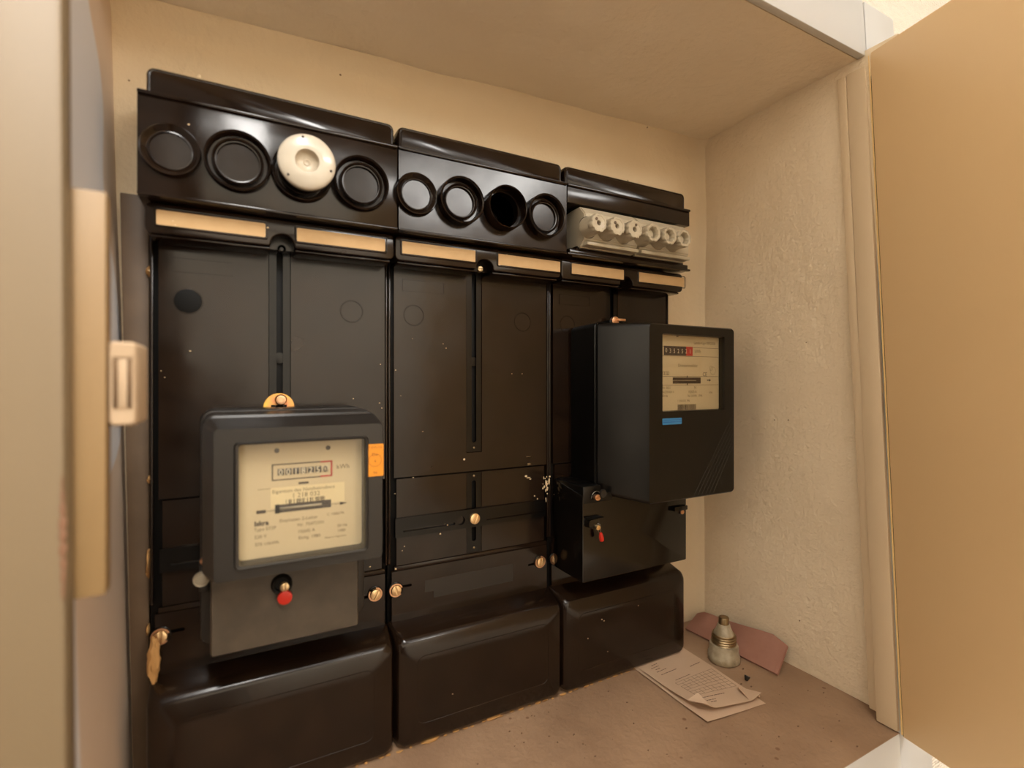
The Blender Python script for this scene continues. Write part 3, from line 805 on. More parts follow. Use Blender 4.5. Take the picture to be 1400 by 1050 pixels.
# ------------------------------------------------------------------ two ceramic fuse blocks with three screw caps each
capx = [0.438, 0.4707, 0.5033, 0.5396, 0.573, 0.6034]
blk = [(0.4376, 0.5385, 'left cream ceramic fuse block with three two-holed screw caps'), (0.5405, 0.6475, 'right cream ceramic fuse block with three deep open screw caps')]
for bi, (bx0, bx1, lab) in enumerate(blk):
    fb = thing('fuse_block', lab, 'fuse block', ((bx0+bx1)/2, -0.02, Zr(0.194)), 'ceramic fuse blocks on the right board')
    bm = new()
    zz0, zz1 = Zr(0.1945), Zr(0.2546)
    yb, yf = 0.006, -DC+0.597
    pr = [(yb, zz0+0.004), (-0.038, zz0), (yf+0.010, zz0), (yf+0.0, zz0+0.0105), (yf+0.0, zz1-0.0125), (yf+0.012, zz1), (-0.03, zz1), (yb, zz1-0.004)]
    A = [bm.verts.new((bx0, p[0], p[1])) for p in pr]; B = [bm.verts.new((bx1, p[0], p[1])) for p in pr]
    for k in range(8): bm.faces.new((A[k], A[(k+1) % 8], B[(k+1) % 8], B[k]))
    bm.faces.new(A); bm.faces.new(B)
    bmesh.ops.recalc_face_normals(bm, faces=bm.faces[:])
    bmesh.ops.bevel(bm, geom=bm.edges[:], offset=0.0016, segments=2, affect='EDGES')
    # ledge along the bottom
    box(bm, bx0+0.002, bx1-0.001, yf-0.0035, yf+0.012, zz0+0.001, zz0+0.0065, 0.0015)
    finish('body', bm, M['ceramic_cap'], fb, ang=30)
    for k in range(3):
        cxk = capx[bi*3+k]; czk = Zr(0.2185)
        # cylindrical collar
        bx_ = cxk-0.0005+0.0
        bm = new()
        lathe(bm, [(0.0158, 0), (0.0158, 0.0006), (0.0150, 0.0010), (0.0150, 0.0003)], (cxk+0.0055, yf, czk+0.003), n=32)
        finish('collar_ring', bm, M['print'], fb)
        bm = new()
        fl_ = lambda a, h: (1.045-0.13*max(0, math.cos(8*a+0.4)-0.15)) if h > 0.019 else 1
        base = (cxk+0.004, yf-0.0005, czk+0.002)
        T = Matrix.Rotation(0, 3, 'X')
        if bi == 0:
            prof = [(0.0146, 0), (0.0142, 0.010), (0.0128, 0.018), (0.0132, 0.0195), (0.0134, 0.0265), (0.0122, 0.0285), (0.0098, 0.0285), (0.0092, 0.0278), (0.0036, 0.0272), (0.0032, 0.0225), (0, 0.0225)]
        else:
            prof = [(0.0146, 0), (0.0142, 0.010), (0.0130, 0.018), (0.0134, 0.0195), (0.0136, 0.0265), (0.0124, 0.0285), (0.0094, 0.0280), (0.0082, 0.0255), (0.0078, 0.0180), (0.0045, 0.0175), (0.0042, 0.0215), (0, 0.0215)]
        lathe(bm, prof, base, n=56, flute=fl_)
        sc = finish('screw_cap', bm, M['ceramic_cap'], fb, ang=40)
        if bi == 0:
            bm = new(); lathe(bm, [(0.0031, 0.0228), (0, 0.0228)], base, n=16)
            hx, hz = [(-0.0046, 0.0050), (-0.0042, 0.0045), (0.0020, 0.0066)][k]
            lathe(bm, [(0.0021, 0.0270), (0.0021, 0.0283), (0, 0.0283)], (base[0]+hx, base[1], base[2]+hz), n=14)
            finish('test_hole', bm, M['print_soft'], sc)
        else:
            bm = new(); lathe(bm, [(0.0066, 0.0176), (0.0050, 0.0188), (0, 0.0188)], base, n=18)
            finish('cap_well', bm, M['print_soft'], sc)

# ------------------------------------------------------------------ left meter
ml = thing('electricity_meter', 'dark grey single-phase electricity meter with orange sticker on the left board', 'electricity meter', (0.05, 0, Zr(-0.272)), 'electricity meters')
bm = new()
loft(bm, [(-0.037, 0.128, Zr(-0.272), Zr(-0.031), -0.004, 0.010), (-0.037, 0.128, Zr(-0.272), Zr(-0.031), -0.050, 0.010), (-0.036, 0.127, Zr(-0.271), Zr(-0.032), -0.0535, 0.010), (-0.033, 0.124, Zr(-0.268), Zr(-0.035), -0.0545, 0.010)])
finish('base', bm, M['meter_grey'], ml)
yd = -DC+0.555
wx0, wx1, wz0, wz1 = -0.001, 0.1135, Zr(-0.1745), Zr(-0.0610)
bm = new()
loft(bm, [(-0.033, 0.1325, Zr(-0.1920), Zr(-0.0325), -0.054, 0.009), (-0.032, 0.1325, Zr(-0.1905), Zr(-0.0345), -0.088, 0.009),
          (-0.0330, 0.1345, Zr(-0.1905), Zr(-0.0370), -0.0895, 0.008), (-0.0300, 0.1350, Zr(-0.1900), Zr(-0.0395), -0.1000, 0.008),
          (-0.0234, 0.1334, Zr(-0.1880), Zr(-0.0443), -0.1165, 0.005), (-0.0222, 0.1322, Zr(-0.1870), Zr(-0.0455), -0.1200, 0.004),
          (-0.0060, 0.1180, Zr(-0.1775), Zr(-0.0580), -0.1200, 0.004), (-0.0045, 0.1165, Zr(-0.1765), Zr(-0.0590), -0.1235, 0.004),
          (-0.0020, 0.1142, Zr(-0.1745), Zr(-0.0605), -0.1230, 0.003), (-0.0018, 0.1140, Zr(-0.1743), Zr(-0.0607), yd-0.001, 0.003)], cap0=True, cap1=False)
finish('hood', bm, M['meter_grey'], ml, ang=30)
bm = new(); plate(bm, rrect(-0.0018, 0.1140, Zr(-0.1743), Zr(-0.0607), 0.003, 3), [], yd+0.001, yd)
dl = finish('dial_plate', bm, M['dial'], ml)
def pl(u, v): return onY(u, v, 0.555)
yp = yd-0.0002
bm = new()
def qbox(bm, u0, v0, u1, v1, D, y, h=None):
    x0, z0 = onY(u0, v0, D); x1, z1 = onY(u1, v1, D)
    fbox(bm, min(x0, x1), max(x0, x1), min(z0, z1), max(z0, z1), y)
# counter frame
cx0, cz1 = pl(371.5, 635); cx1 = pl(454.5, 630)[0]; cz0 = cz1-0.0165
mid = pl(438, 630)[0]
t_ = 0.0012
fbox(bm, cx0, mid, cz1-t_, cz1, yp); fbox(bm, cx0, mid, cz0, cz0+t_, yp); fbox(bm, cx0, cx0+t_, cz0, cz1, yp)
# dashes, arrow, disc slot outline
x, z = pl(415, 660); fbox(bm, x-0.0048, x+0.0048, z-0.0011, z+0.0011, yp)
x, z = pl(357, 700); fbox(bm, x-0.0042, x+0.0042, z-0.0016, z+0.0016, yp)
z_ar = z
xs0 = pl(376, 699)[0]; xs1 = pl(452.5, 690)[0]
fbox(bm, x, xs0, z-0.0002, z+0.0002, yp); fbox(bm, xs1, xs1+0.010, z-0.0002, z+0.0002, yp)
va = [bm.verts.new((xs1+0.009, yp, z+0.0016)), bm.verts.new((xs1+0.009, yp, z-0.0016)), bm.verts.new((xs1+0.0165, yp, z))]; bm.faces.new(va)
for (u, v) in ((378.5, 616), (448.5, 612)):
    x, z = pl(u, v)
    lathe(bm, [(0.0024, 0.0001), (0.0010, 0.0001)], (x, yp, z), n=16); fbox(bm, x-0.0009, x+0.0009, z-0.0009, z+0.0009, yp)
x, z = pl(347.5, 718); text(bm, 'Iskra', x, z-0.0012, yp, 0.0066, bold=0.00025)
# barcode
x, z = pl(391, 687); x2 = pl(444, 680)[0]; rb = random.Random(3); xx = x
while xx < x2:
    wbar = rb.choice((0.0005, 0.0008, 0.0012)); fbox(bm, xx, xx+wbar, z-0.0028, z+0.0028, yp-0.0002); xx += wbar+rb.choice((0.0006, 0.0010, 0.0020))
finish('print', bm, M['print'], dl)
bm = new()
for (u, v, s, sz) in ((460, 641, 'kWh', 0.0066),):
    x, z = pl(u, v); text(bm, s, x, z, yp, sz)
x, z = pl(378, 716); 
for (u, v, s, sz) in ((382, 714.5, 'Einphasen 2-Leiter', 0.0048), (347, 727, 'Type E72P', 0.0046), (347.5, 737, '220 V', 0.0046), (348, 747.5, '375 U/kWh', 0.0046), (406.5, 720, 'Nr. 75473391', 0.0046),
                      (407, 729, '10(60) A', 0.0046), (408, 737.5, 'Eichg. 1980', 0.0046), (461, 720.5, '50 Hz', 0.0042), (461, 727.5, '1980', 0.0042), (444, 736.5, 'Made in Yugoslavia', 0.0028), (447, 705, 'C 1286/76', 0.0040)):
    x, z = pl(u, v); text(bm, s, x, z, yp, sz)
x, z = pl(352, 670); fbox(bm, x, x+0.012, z, z+0.0004, yp)
finish('fine_print', bm, M['print_soft'], dl)
# sticker with ownership line
x0_, _ = pl(370, 672); x1_, _ = pl(471, 662); _, z0_ = pl(420, 690.5); _, z1_ = pl(420, 663)
bm = new(); fbox(bm, x0_, x1_, z0_, z1_, yp-0.00005)
finish('owner_sticker', bm, M['dial_cream'], dl)
bm = new()
x, z = pl(372, 675); text(bm, 'Eigentum des Netzbetreibers', x, z, yp-0.0002, 0.0050)
x, z = pl(399, 680.5); text(bm, '1 218 032', x, z, yp-0.0002, 0.0066)
finish('owner_print', bm, M['print_soft'], dl)
# red end of the counter frame
bm = new()
fbox(bm, mid, cx1, cz1-t_*1.4, cz1, yp); fbox(bm, mid, cx1, cz0, cz0+t_*1.4, yp); fbox(bm, cx1-t_*1.5, cx1, cz0, cz1, yp)
finish('red_frame', bm, M['red_print'], dl)
# counter wheels
dx0 = cx0+0.0042; dx1 = cx1-0.0040; dw = (dx1-dx0)/7
for k, ch in enumerate('0018250'):
    bm = new(); lathe(bm, [(0.0, 0), (0.0052, 0), (0.0052, dw*0.84), (0, dw*0.84)], (dx0+(k+1)*dw, yd+0.0040, (cz0+cz1)/2), axis='-x', n=24)
    wh = finish('counter_wheel', bm, M['wheel'] if k < 6 else M['ceramic_in'], ml, ang=30)
    bm = new(); text(bm, ch, dx0+k*dw+dw*0.54, (cz0+cz1)/2-0.0030, yd-0.0014, 0.0088, 'CENTER', 0.95, bold=0.0001)
    finish('digit', bm, M['digit'] if k < 6 else M['wheel'], wh)
# rotor disc slot
za_ = pl(414, 692)[1]
bm = new(); fbox(bm, xs0, xs1, za_-0.0040, za_+0.0040, yp-0.0001); finish('disc_slot', bm, M['wheel'], dl)
bm = new(); fbox(bm, xs0, xs0+0.004, za_-0.0044, za_+0.0044, yp-0.0004); finish('slot_end', bm, M['dark'], dl)
bm = new(); box(bm, xs0+0.004, xs1-0.009, yd-0.0012, yd-0.0004, za_-0.0012, za_+0.0012, 0.0003); finish('rotor_disc', bm, M['steel'], ml)
bm = new(); loft(bm, [(-0.0018, 0.1140, Zr(-0.1743), Zr(-0.0607), -0.1185, 0.003), (-0.0018, 0.1140, Zr(-0.1743), Zr(-0.0607), -0.1195, 0.003)])
finish('glass_pane', bm, M['glass'], ml)
# orange verification sticker on the right rim
sx0, sz1_ = onY(501.5, 608, 0.540); sx1, sz0_ = onY(523.5, 650, 0.540)
sz1_ = onY(513, 607, 0.54)[1]; sz0_ = onY(513, 651, 0.54)[1]
sx1 = min(sx1, 0.1330)
bm = new(); plate(bm, rrect(sx0, sx1+0.0005, sz0_, sz1_, 0.001, 2), [], -0.1199, -0.1206)
st = finish('verification_sticker', bm, M['orange'], ml)
bm = new()
text(bm, '7 EVU10', (sx0+sx1)/2, sz1_-0.0048, -0.12075, 0.0040, 'CENTER')
text(bm, 'Elw', (sx0+sx1)/2, sz1_-0.0125, -0.12075, 0.0048, 'CENTER'); text(bm, '4', (sx0+sx1)/2, sz1_-0.0195, -0.12075, 0.0045, 'CENTER'); text(bm, '94', (sx0+sx1)/2, sz0_+0.0022, -0.12075, 0.0045, 'CENTER')
lathe(bm, [(0.0068, 0.0), (0.0064, 0.0)], ((sx0+sx1)/2, -0.12075, (sz0_+sz1_)/2), n=32)
finish('sticker_print', bm, M['orange_print'], st)
# terminal cover
bm = new()
loft(bm, [(-0.0275, 0.1160, Zr(-0.2715), Zr(-0.186), -0.050, 0.003), (-0.0265, 0.1150, Zr(-0.2715), Zr(-0.186), -0.0825, 0.003), (-0.0250, 0.1135, Zr(-0.2700), Zr(-0.187), -0.085, 0.002)])
finish('terminal_cover', bm, M['terminal_grey'], ml)
kx, kz = onY(385, 798, 0.575)
bm = new(); lathe(bm, [(0.0102, -0.001), (0.0100, 0.0030), (0.0088, 0.0045), (0.0070, 0.0040), (0.0060, 0.0015), (0, 0.0012)], (kx, -0.085, kz), n=32)
finish('seal_knob', bm, M['dark'], ml)
kx, kz = onY(389, 802, 0.571)
slot_screw('screw', (kx, -0.0885, kz), 0.0043, 1.4, M['brass'], ml)
kx, kz = onY(389.5, 817, 0.569)
bm = new(); lathe(bm, [(0, -0.0015), (0.0068, -0.0015), (0.0072, 0), (0.0068, 0.0018), (0.0050, 0.0022), (0, 0.0018)], (kx, -0.0905, kz), n=32)
finish('red_seal', bm, M['red'], ml)
# left lug: copper screw and lead seal
bm = new(); box(bm, -0.0372, -0.0275, -0.062, -0.052, Zr(-0.215), Zr(-0.180), 0.002); finish('lug', bm, M['meter_grey'], ml)
kx, kz = onY(279, 770, 0.590)
bm = new(); lathe(bm, [(0, 0), (0.0042, 0), (0.0042, 0.002), (0.003, 0.004), (0, 0.0046)], (kx, -0.0620, kz), n=24); finish('screw', bm, M['copper'], ml)
kx, kz = onY(275, 794, 0.590)
bm = new(); lathe(bm, [(0, 0), (0.0070, 0), (0.0076, 0.0015), (0.0072, 0.0035), (0.0055, 0.0030), (0.0050, 0.0040), (0, 0.0040)], (kx, -0.0635, kz), n=32); finish('lead_seal', bm, M['lead'], ml)
# yellow zinc hanger with hook bolt above
hx, hz = onY(381.5, 557, 0.652)
bm = new()
pts = [(hx+0.0165*math.cos(a), hz+0.0165*math.sin(a)) for a in [PI*k/18 for k in range(19)]]
pts += [(hx-0.0085, hz), (hx-0.0085, hz+0.003), (hx+0.0085, hz+0.003), (hx+0.0085, hz)]
plate(bm, pts, [], -0.006, -0.0085)
box(bm, hx-0.0165, hx-0.010, -0.0085, -0.006, hz-0.010, hz+0.001); box(bm, hx+0.010, hx+0.0165, -0.0085, -0.006, hz-0.010, hz+0.001)
finish('hanger_plate', bm, M['zinc'], ml)
bx2, bz2 = onY(384, 546.5, 0.648)
bm = new(); lathe(bm, [(0.0045, -0.012), (0.0062, -0.003), (0.0064, 0.002), (0.0050, 0.0042), (0.0030, 0.0044), (0.0028, 0.0020), (0.0, 0.0020)], (bx2, -0.012, bz2), n=28)
finish('hanger_bolt', bm, M['copper'], ml)

# ------------------------------------------------------------------ right meter
mr_ = thing('electricity_meter', 'tall black three-phase electricity meter with blue sticker on the right board', 'electricity meter', (0.56, 0, Zr(-0.286)), 'electricity meters')
yf = -0.13
ydr = yf+0.0105
bm = new()
loft(bm, [(0.4550, 0.690, Zr(-0.166), Zr(0.083), -0.004, 0.008), (0.4550, 0.690, Zr(-0.166), Zr(0.085), -0.0630, 0.008), (0.4562, 0.689, Zr(-0.165), Zr(0.084), -0.0642, 0.008)])
finish('base', bm, M['meter_black'], mr_)
Wr = (0.5095, 0.6445)
gx0, gz1 = onY(904.4, 456, 0.532); gx1, _ = onY(989, 460, 0.532); _, gz0 = onY(904, 563, 0.532)
bm = new()
loft(bm, [(0.4575, 0.687, Zr(-0.1660), Zr(0.0835), -0.0655, 0.008), (0.4575, 0.687, Zr(-0.1660), Zr(0.0840), -0.0680, 0.008),
          (0.4965, 0.6735, Zr(-0.1725), Zr(0.0800), -0.1275, 0.006), (0.4985, 0.6715, Zr(-0.1705), Zr(0.0782), yf, 0.005),
          (gx0, gx1, gz0, gz1, yf, 0.0015), (gx0+0.0006, gx1-0.0006, gz0+0.0006, gz1-0.0006, ydr-0.0005, 0.0015)], cap1=False)
finish('hood', bm, M['meter_black'], mr_, ang=25)
bm = new(); box(bm, 0.4566, 0.688, -0.0656, -0.0640, Zr(-0.165), Zr(0.0835)); finish('joint', bm, M['dark'], mr_)
# pale edge highlight line is the rounded hood edge itself; diagonal grooves bottom right
bm = new()
for k in range(6):
    o_ = k*0.0060
    a = Vector((0.585+o_*1.35, yf-0.0002, Zr(-0.1685))); b = Vector((0.6700, yf-0.0002, Zr(-0.052-o_*1.6)))
    tube(bm, [a+Vector((0,0.0004,0)), b+Vector((0,0.0004,0))], 0.00045, 6)
finish('relief_stripes', bm, M['meter_black'], mr_)
# dial
DR = DC+ydr
def pr_(u, v): return onY(u, v, DR)
bm = new(); plate(bm, rc(gx0, gx1, gz0, gz1), [], ydr+0.001, ydr); dr = finish('dial_plate', bm, M['dial'], mr_)
ypr = ydr-0.0002
bm = new()
for vv in ((473.5, 474), (486, 486.8), (514.5, 515), (526.5, 527)):
    z = pr_(906, vv[0])[1]; fbox(bm, gx0+0.0005, gx1-0.0008, z-0.00025, z+0.00025, ypr)
xa_, za1 = pr_(919.7, 516.5); xb_, _ = pr_(957.8, 516); za0 = pr_(930, 524.5)[1]; za1 = pr_(930, 516)[1]
fbox(bm, xa_, xb_, za0, za1, ypr)
x, z = pr_(969, 519.8); fbox(bm, x-0.0040, x+0.001, z-0.0008, z+0.0008, ypr)
bm.faces.new([bm.verts.new(p) for p in ((x+0.0005, ypr, z+0.0022), (x+0.0005, ypr, z-0.0022), (x+0.0048, ypr, z))])
x, z = pr_(926, 459.8); fbox(bm, x-0.0022, x+0.0022, z-0.0009, z+0.0006, ypr)
for vv in (514.8, 525.5):
    x, z = pr_(939.5, vv); fbox(bm, x-0.0008, x+0.0008, z-0.0014, z+0.0014, ypr)
x, z = pr_(926.5, 558.5); x2 = pr_(951.5, 557)[0]; z = pr_(938, 556.5)[1]; xx = x
rb = random.Random(5)
while xx < x2:
    wbar = rb.choice((0.0006, 0.0010, 0.0014)); fbox(bm, xx, xx+wbar, z-0.0040, z+0.0040, ypr); xx += wbar+rb.choice((0.0005, 0.0008))
x, z = pr_(960.5, 512.5); text(bm, 'CE', x, z-0.002, ypr, 0.0085, sx=0.9)
finish('print', bm, M['print'], dr)
bm = new()
for (u, v, s, sz) in ((948.5, 470.5, 'Landis+Gyr MM2000', 0.0060), (949.5, 482.6, 'kWh', 0.0074), (927, 501.5, 'Drehstromz\u00e4hler', 0.0064), (905.5, 512, '\u25a1 \u25a1', 0.006), (905.5, 531.8, 'Nr. 0021', 0.0050), (905.3, 537.6, '3x230/400 V', 0.0050), (905.3, 543, '50 Hz', 0.0050),
                      (940.5, 537.3, '10(60) A', 0.0056), (940, 542.8, '96 U/kWh  1996', 0.0050), (949, 531.5, 'N', 0.0055), (969, 538, '1996', 0.0042), (926, 549.5, '1 218 0321 996', 0.0044)):
    x, z = pr_(u, v); text(bm, s, x, z, ypr, sz, sx=0.9)
for (u, v, r_) in ((974.5, 507, 0.006), (972, 503.5, 0.0035)):
    x, z = pr_(u, v); lathe(bm, [(r_, 0), (r_-0.0004, 0)], (x, ypr, z), n=24)
x, z = pr_(907.5, 510.5)
for dx in (0.0005, 0.0062):
    for q in ((dx, dx+0.004, 0, 0.0004), (dx, dx+0.004, 0.0042, 0.0046), (dx, dx+0.0004, 0, 0.0046), (dx+0.0036, dx+0.004, 0, 0.0046)):
        fbox(bm, x+q[0], x+q[1], z+q[2]-0.002, z+q[3]-0.002, ypr)
finish('fine_print', bm, M['print_soft'], dr)
# counter
cx0, cz1 = pr_(907.5, 472.6); cxm = pr_(937.8, 475)[0]; cx1 = pr_(946.8, 475)[0]; cz0 = pr_(907.5, 485.3)[1]
bm = new(); fbox(bm, cx0, cxm, cz0, cz1, ypr-0.0001); ct = finish('counter', bm, M['wheel'], dr)
bm = new(); fbox(bm, cxm, cx1, cz0, cz1, ypr-0.0001); ct2 = finish('red_counter', bm, M['red_print'], dr)
dw = (cx1-0.002-cx0)/7
for k, ch in enumerate('0352521'):
    bm = new(); text(bm, ch, cx0+(k+0.55)*dw, (cz0+cz1)/2-0.0034+(0.0006 if k == 0 else 0), ypr-0.0003, 0.0092, 'CENTER', 0.85)
    finish('digit', bm, M['digit'], ct if k < 6 else ct2)
bm = new(); box(bm, xa_, xb_-0.010, ypr-0.0006, ypr-0.0001, (za0+za1)/2-0.0007, (za0+za1)/2+0.0007); finish('rotor_disc', bm, M['steel'], dr)
bm = new(); plate(bm, rc(gx0+0.0002, gx1-0.0002, gz0+0.0002, gz1-0.0002), [], yf+0.0030, yf+0.0022); finish('glass_pane', bm, M['glass'], mr_)
# blue sticker
x0_, z1_ = onY(905.6, 572.3, 0.53); x1_, _ = onY(931.8, 572, 0.53); _, z0_ = onY(905.6, 581, 0.53)
bm = new(); plate(bm, rrect(x0_, x1_, z0_, z1_, 0.001, 2), [], yf, yf-0.0005); st = finish('blue_sticker', bm, M['blue'], mr_)
bm = new()
fbox(bm, x0_+0.001, x1_-0.013, z0_+0.0030, z0_+0.0040, yf-0.0007); fbox(bm, x1_-0.012, x1_-0.001, z0_+0.0032, z0_+0.0038, yf-0.0007); fbox(bm, x0_+0.001, x1_-0.001, z0_+0.0062, z0_+0.0068, yf-0.0007)
finish('sticker_print', bm, M['blue_print'], st)
# terminal box below
bm = new()
loft(bm, [(0.4235, 0.6265, Zr(-0.286), Zr(-0.150), -0.004, 0.003), (0.4235, 0.6265, Zr(-0.286), Zr(-0.162), -0.0750, 0.003), (0.4242, 0.6258, Zr(-0.2853), Zr(-0.163), -0.0767, 0.002), (0.4252, 0.6248, Zr(-0.2843), Zr(-0.164), -0.0770, 0.002)])
finish('terminal_cover', bm, M['terminal_black'], mr_, ang=30)
bm = new(); box(bm, 0.4245, 0.4560, -0.0775, -0.004, Zr(-0.175), Zr(-0.1500), 0.002); finish('lug', bm, M['meter_black'], mr_)
x, z = onY(816, 680, 0.575)
bm = new(); box(bm, 0.4500, 0.4720, -0.0840, -0.0700, Zr(-0.1720), Zr(-0.1600), 0.001); finish('lug', bm, M['meter_black'], mr_)
slot_screw('screw', (x, -0.0850, z), 0.0044, 0.1, M['copper'], mr_)
x2, z2 = onY(825.5, 675, 0.570)
bm = new(); lathe(bm, [(0, -0.001), (0.0056, -0.001), (0.0060, 0.0008), (0.0054, 0.0024), (0.0040, 0.0020), (0, 0.0024)], (x2, -0.0875, z2), n=28); finish('lead_seal', bm, M['meter_grey'], mr_)
bm = new()
pts = [(x-0.003+0.0085*math.cos(a), -0.088, z+0.001+0.0085*math.sin(a)) for a in [math.radians(q) for q in range(30, 190, 12)]]
tube(bm, pts, 0.0004, 6); finish('seal_wire', bm, M['steel'], mr_)
# seal block, screw and red lead seal on the front
x, z = onY(812, 716, 0.578)
bm = new(); loft(bm, [(x-0.0130, x+0.0075, z-0.0050, z+0.0075, -0.0765, 0.004), (x-0.0110, x+0.0065, z-0.0045, z+0.0070, -0.0860, 0.004), (x-0.0040, x+0.0050, z-0.0040, z+0.0045, -0.0870, 0.003)]); finish('seal_block', bm, M['terminal_black'], mr_)
bm = new(); box(bm, x-0.012, x+0.014, -0.0865, -0.0765, z+0.0078, z+0.0092, 0.0005); finish('seal_block_lip', bm, M['dark'], mr_)
x, z = onY(817, 721, 0.571)
slot_screw('screw', (x, -0.0885, z), 0.0034, 0.7, M['brass'], mr_)
x, z = onY(822, 734, 0.570)
bm = new(); lathe(bm, [(0, -0.0062), (0.0020, -0.0060), (0.0028, -0.003), (0.0034, 0.002), (0.0030, 0.0058), (0, 0.0062)], (x, -0.0900, z), axis='z', n=20, tilt=Matrix.Rotation(math.radians(170), 3, 'Y')); finish('red_seal', bm, M['red'], mr_)
bm = new(); tube(bm, [(x-0.0012, -0.090, z+0.005), (x-0.001, -0.0902, z+0.013), (x-0.002, -0.090, z+0.0175), (x-0.005, -0.088, z+0.019)], 0.0004, 6)
tube(bm, [(x-0.002, -0.090, z+0.005), (x-0.005, -0.0895, z+0.009), (x-0.0065, -0.089, z+0.012)], 0.0003, 6); finish('seal_wire', bm, M['steel'], mr_)
# right lug
x, z = onY(932, 697, 0.583)
bm = new(); box(bm, x-0.022, x+0.006, -0.084, -0.07, z+0.001, z+0.008, 0.001); finish('lug', bm, M['terminal_black'], mr_)
bm = new(); lathe(bm, [(0, 0), (0.0034, 0), (0.0034, 0.002), (0, 0.0026)], (x-0.001, -0.0780, z-0.003), n=18); finish('screw', bm, M['copper'], mr_)
# hook at the top
hx, hz = onY(843, 438.5, 0.640)
bm = new()
lathe(bm, [(0, -0.004), (0.0070, -0.004), (0.0078, 0.0), (0.0070, 0.002), (0.004, 0.003), (0, 0.003)], (hx, -0.016, hz), n=28)
finish('hanger_washer', bm, M['copper'], mr_)
bm = new(); box(bm, hx+0.003, hx+0.018, -0.022, -0.017, hz-0.0005, hz+0.0038, 0.001); finish('wing_lever', bm, M['copper'], mr_)
bm = new(); box(bm, hx-0.012, hx+0.016, -0.018, 0.0, Zr(0.082), hz+0.0012, 0.001); finish('hanger_plate', bm, M['rail'], mr_)

# ------------------------------------------------------------------ things on the niche floor
# folded document
docp = onZ(960, 930)
doc = thing('folded_document', 'folded printed paper form with dog-eared corners lying on the niche floor', 'document', (docp.x, docp.y, 0))
A = Vector((0.560, -0.030, 0)); B = Vector((0.672, -0.012, 0)); C = onZ(1047, 964); Dp = onZ(968, 990)
def sheet(name, A, B, C, D, z0, lift, m, n=26, th=0.00035, fold=None):
    bm = new()
    def fn(u, v, o=0):
        p = A.lerp(B, u).lerp(D.lerp(C, u), v)
        zz = z0+lift(u, v)+o
        q = Vector((p.x, p.y, zz))
        if fold: q += fold(u, v)
        return q
    V = grid(bm, lambda u, v: fn(u, v, th), n, n); W = grid(bm, lambda u, v: fn(u, v, 0), n, n)
    def rim(V): return [V[i][0] for i in range(n+1)]+[V[n][j] for j in range(1, n+1)]+[V[i][n] for i in range(n-1, -1, -1)]+[V[0][j] for j in range(n-1, 0, -1)]
    a, b = rim(V), rim(W)
    for i in range(len(a)): bm.faces.new((a[i], a[(i+1) % len(a)], b[(i+1) % len(b)], b[i]))
    return finish(name, bm, m, doc, ang=60), fn
def lift1(u, v): return 0.0004+0.0005*math.sin(v*5+u*3)**2*(v > 0.2)+0.0035*max(0, v-0.6)*(1-u)
def lift2(u, v):
    e = 0.0018+0.009*max(0, v-0.15)*1.1*(0.65+0.35*math.cos(u*2.5))
    e += 0.0008*math.sin(9*v+4*u)
    if v < 0.2: e = 0.0016+(e-0.0016)*v/0.2
    k = max(0, (1-u)*1.0+(v)*1.2-2.0)                # curl at front-left corner
    k2 = max(0, u+v-1.84)
    return e+k*0.05+k2*0.05
sheet('lower_sheet', A+Vector((-0.004, 0, 0)), B, C+Vector((0.0, 0, 0)), Dp+Vector((-0.001, 0, 0)), 0.0012, lift1, M['paper'])
up, fn2 = sheet('upper_sheet', A, B+Vector((-0.001, 0, 0)), C+Vector((-0.001, 0.006, 0)), Dp+Vector((0.002, 0.010, 0)), 0.0014, lift2, M['paper'])
# rounded fold joining the sheets on the right side
bm = new(); pts = []
for k in range(15):
    v = 0.05+0.93*k/14; p = fn2(1.0, v); pts.append((p.x+0.0004, p.y, (p.z+0.0012)/2+0.0002))
tube(bm, pts, 0.0014, 8); finish('fold_edge', bm, M['paper'], doc)
# dog ears
def tri(name, P, th=0.0004):
    bm = new(); a = [bm.verts.new(p) for p in P]; b = [bm.verts.new(Vector(p)-Vector((0, 0, th))) for p in P]
    bm.faces.new(a); bm.faces.new(b)
    for i in range(len(P)): bm.faces.new((a[i], a[(i+1) % len(P)], b[(i+1) % len(P)], b[i]))
    return finish(name, bm, M['paper'], doc, smooth=False)
p0, p1, p2 = fn2(0.0, 0.80), fn2(0.13, 0.985), fn2(0.06, 0.90)
tri('dog_ear', [p0+Vector((0, 0, 0.0006)), p1+Vector((0, 0, 0.0008)), p2+Vector((0.010, 0.010, 0.007))])
p0, p1, p2 = fn2(0.80, 0.985), fn2(0.985, 0.80), fn2(0.86, 0.84)
tri('dog_ear', [p0+Vector((0, 0, 0.0006)), p1+Vector((0, 0, 0.0008)), p2+Vector((-0.003, -0.002, 0.007))])
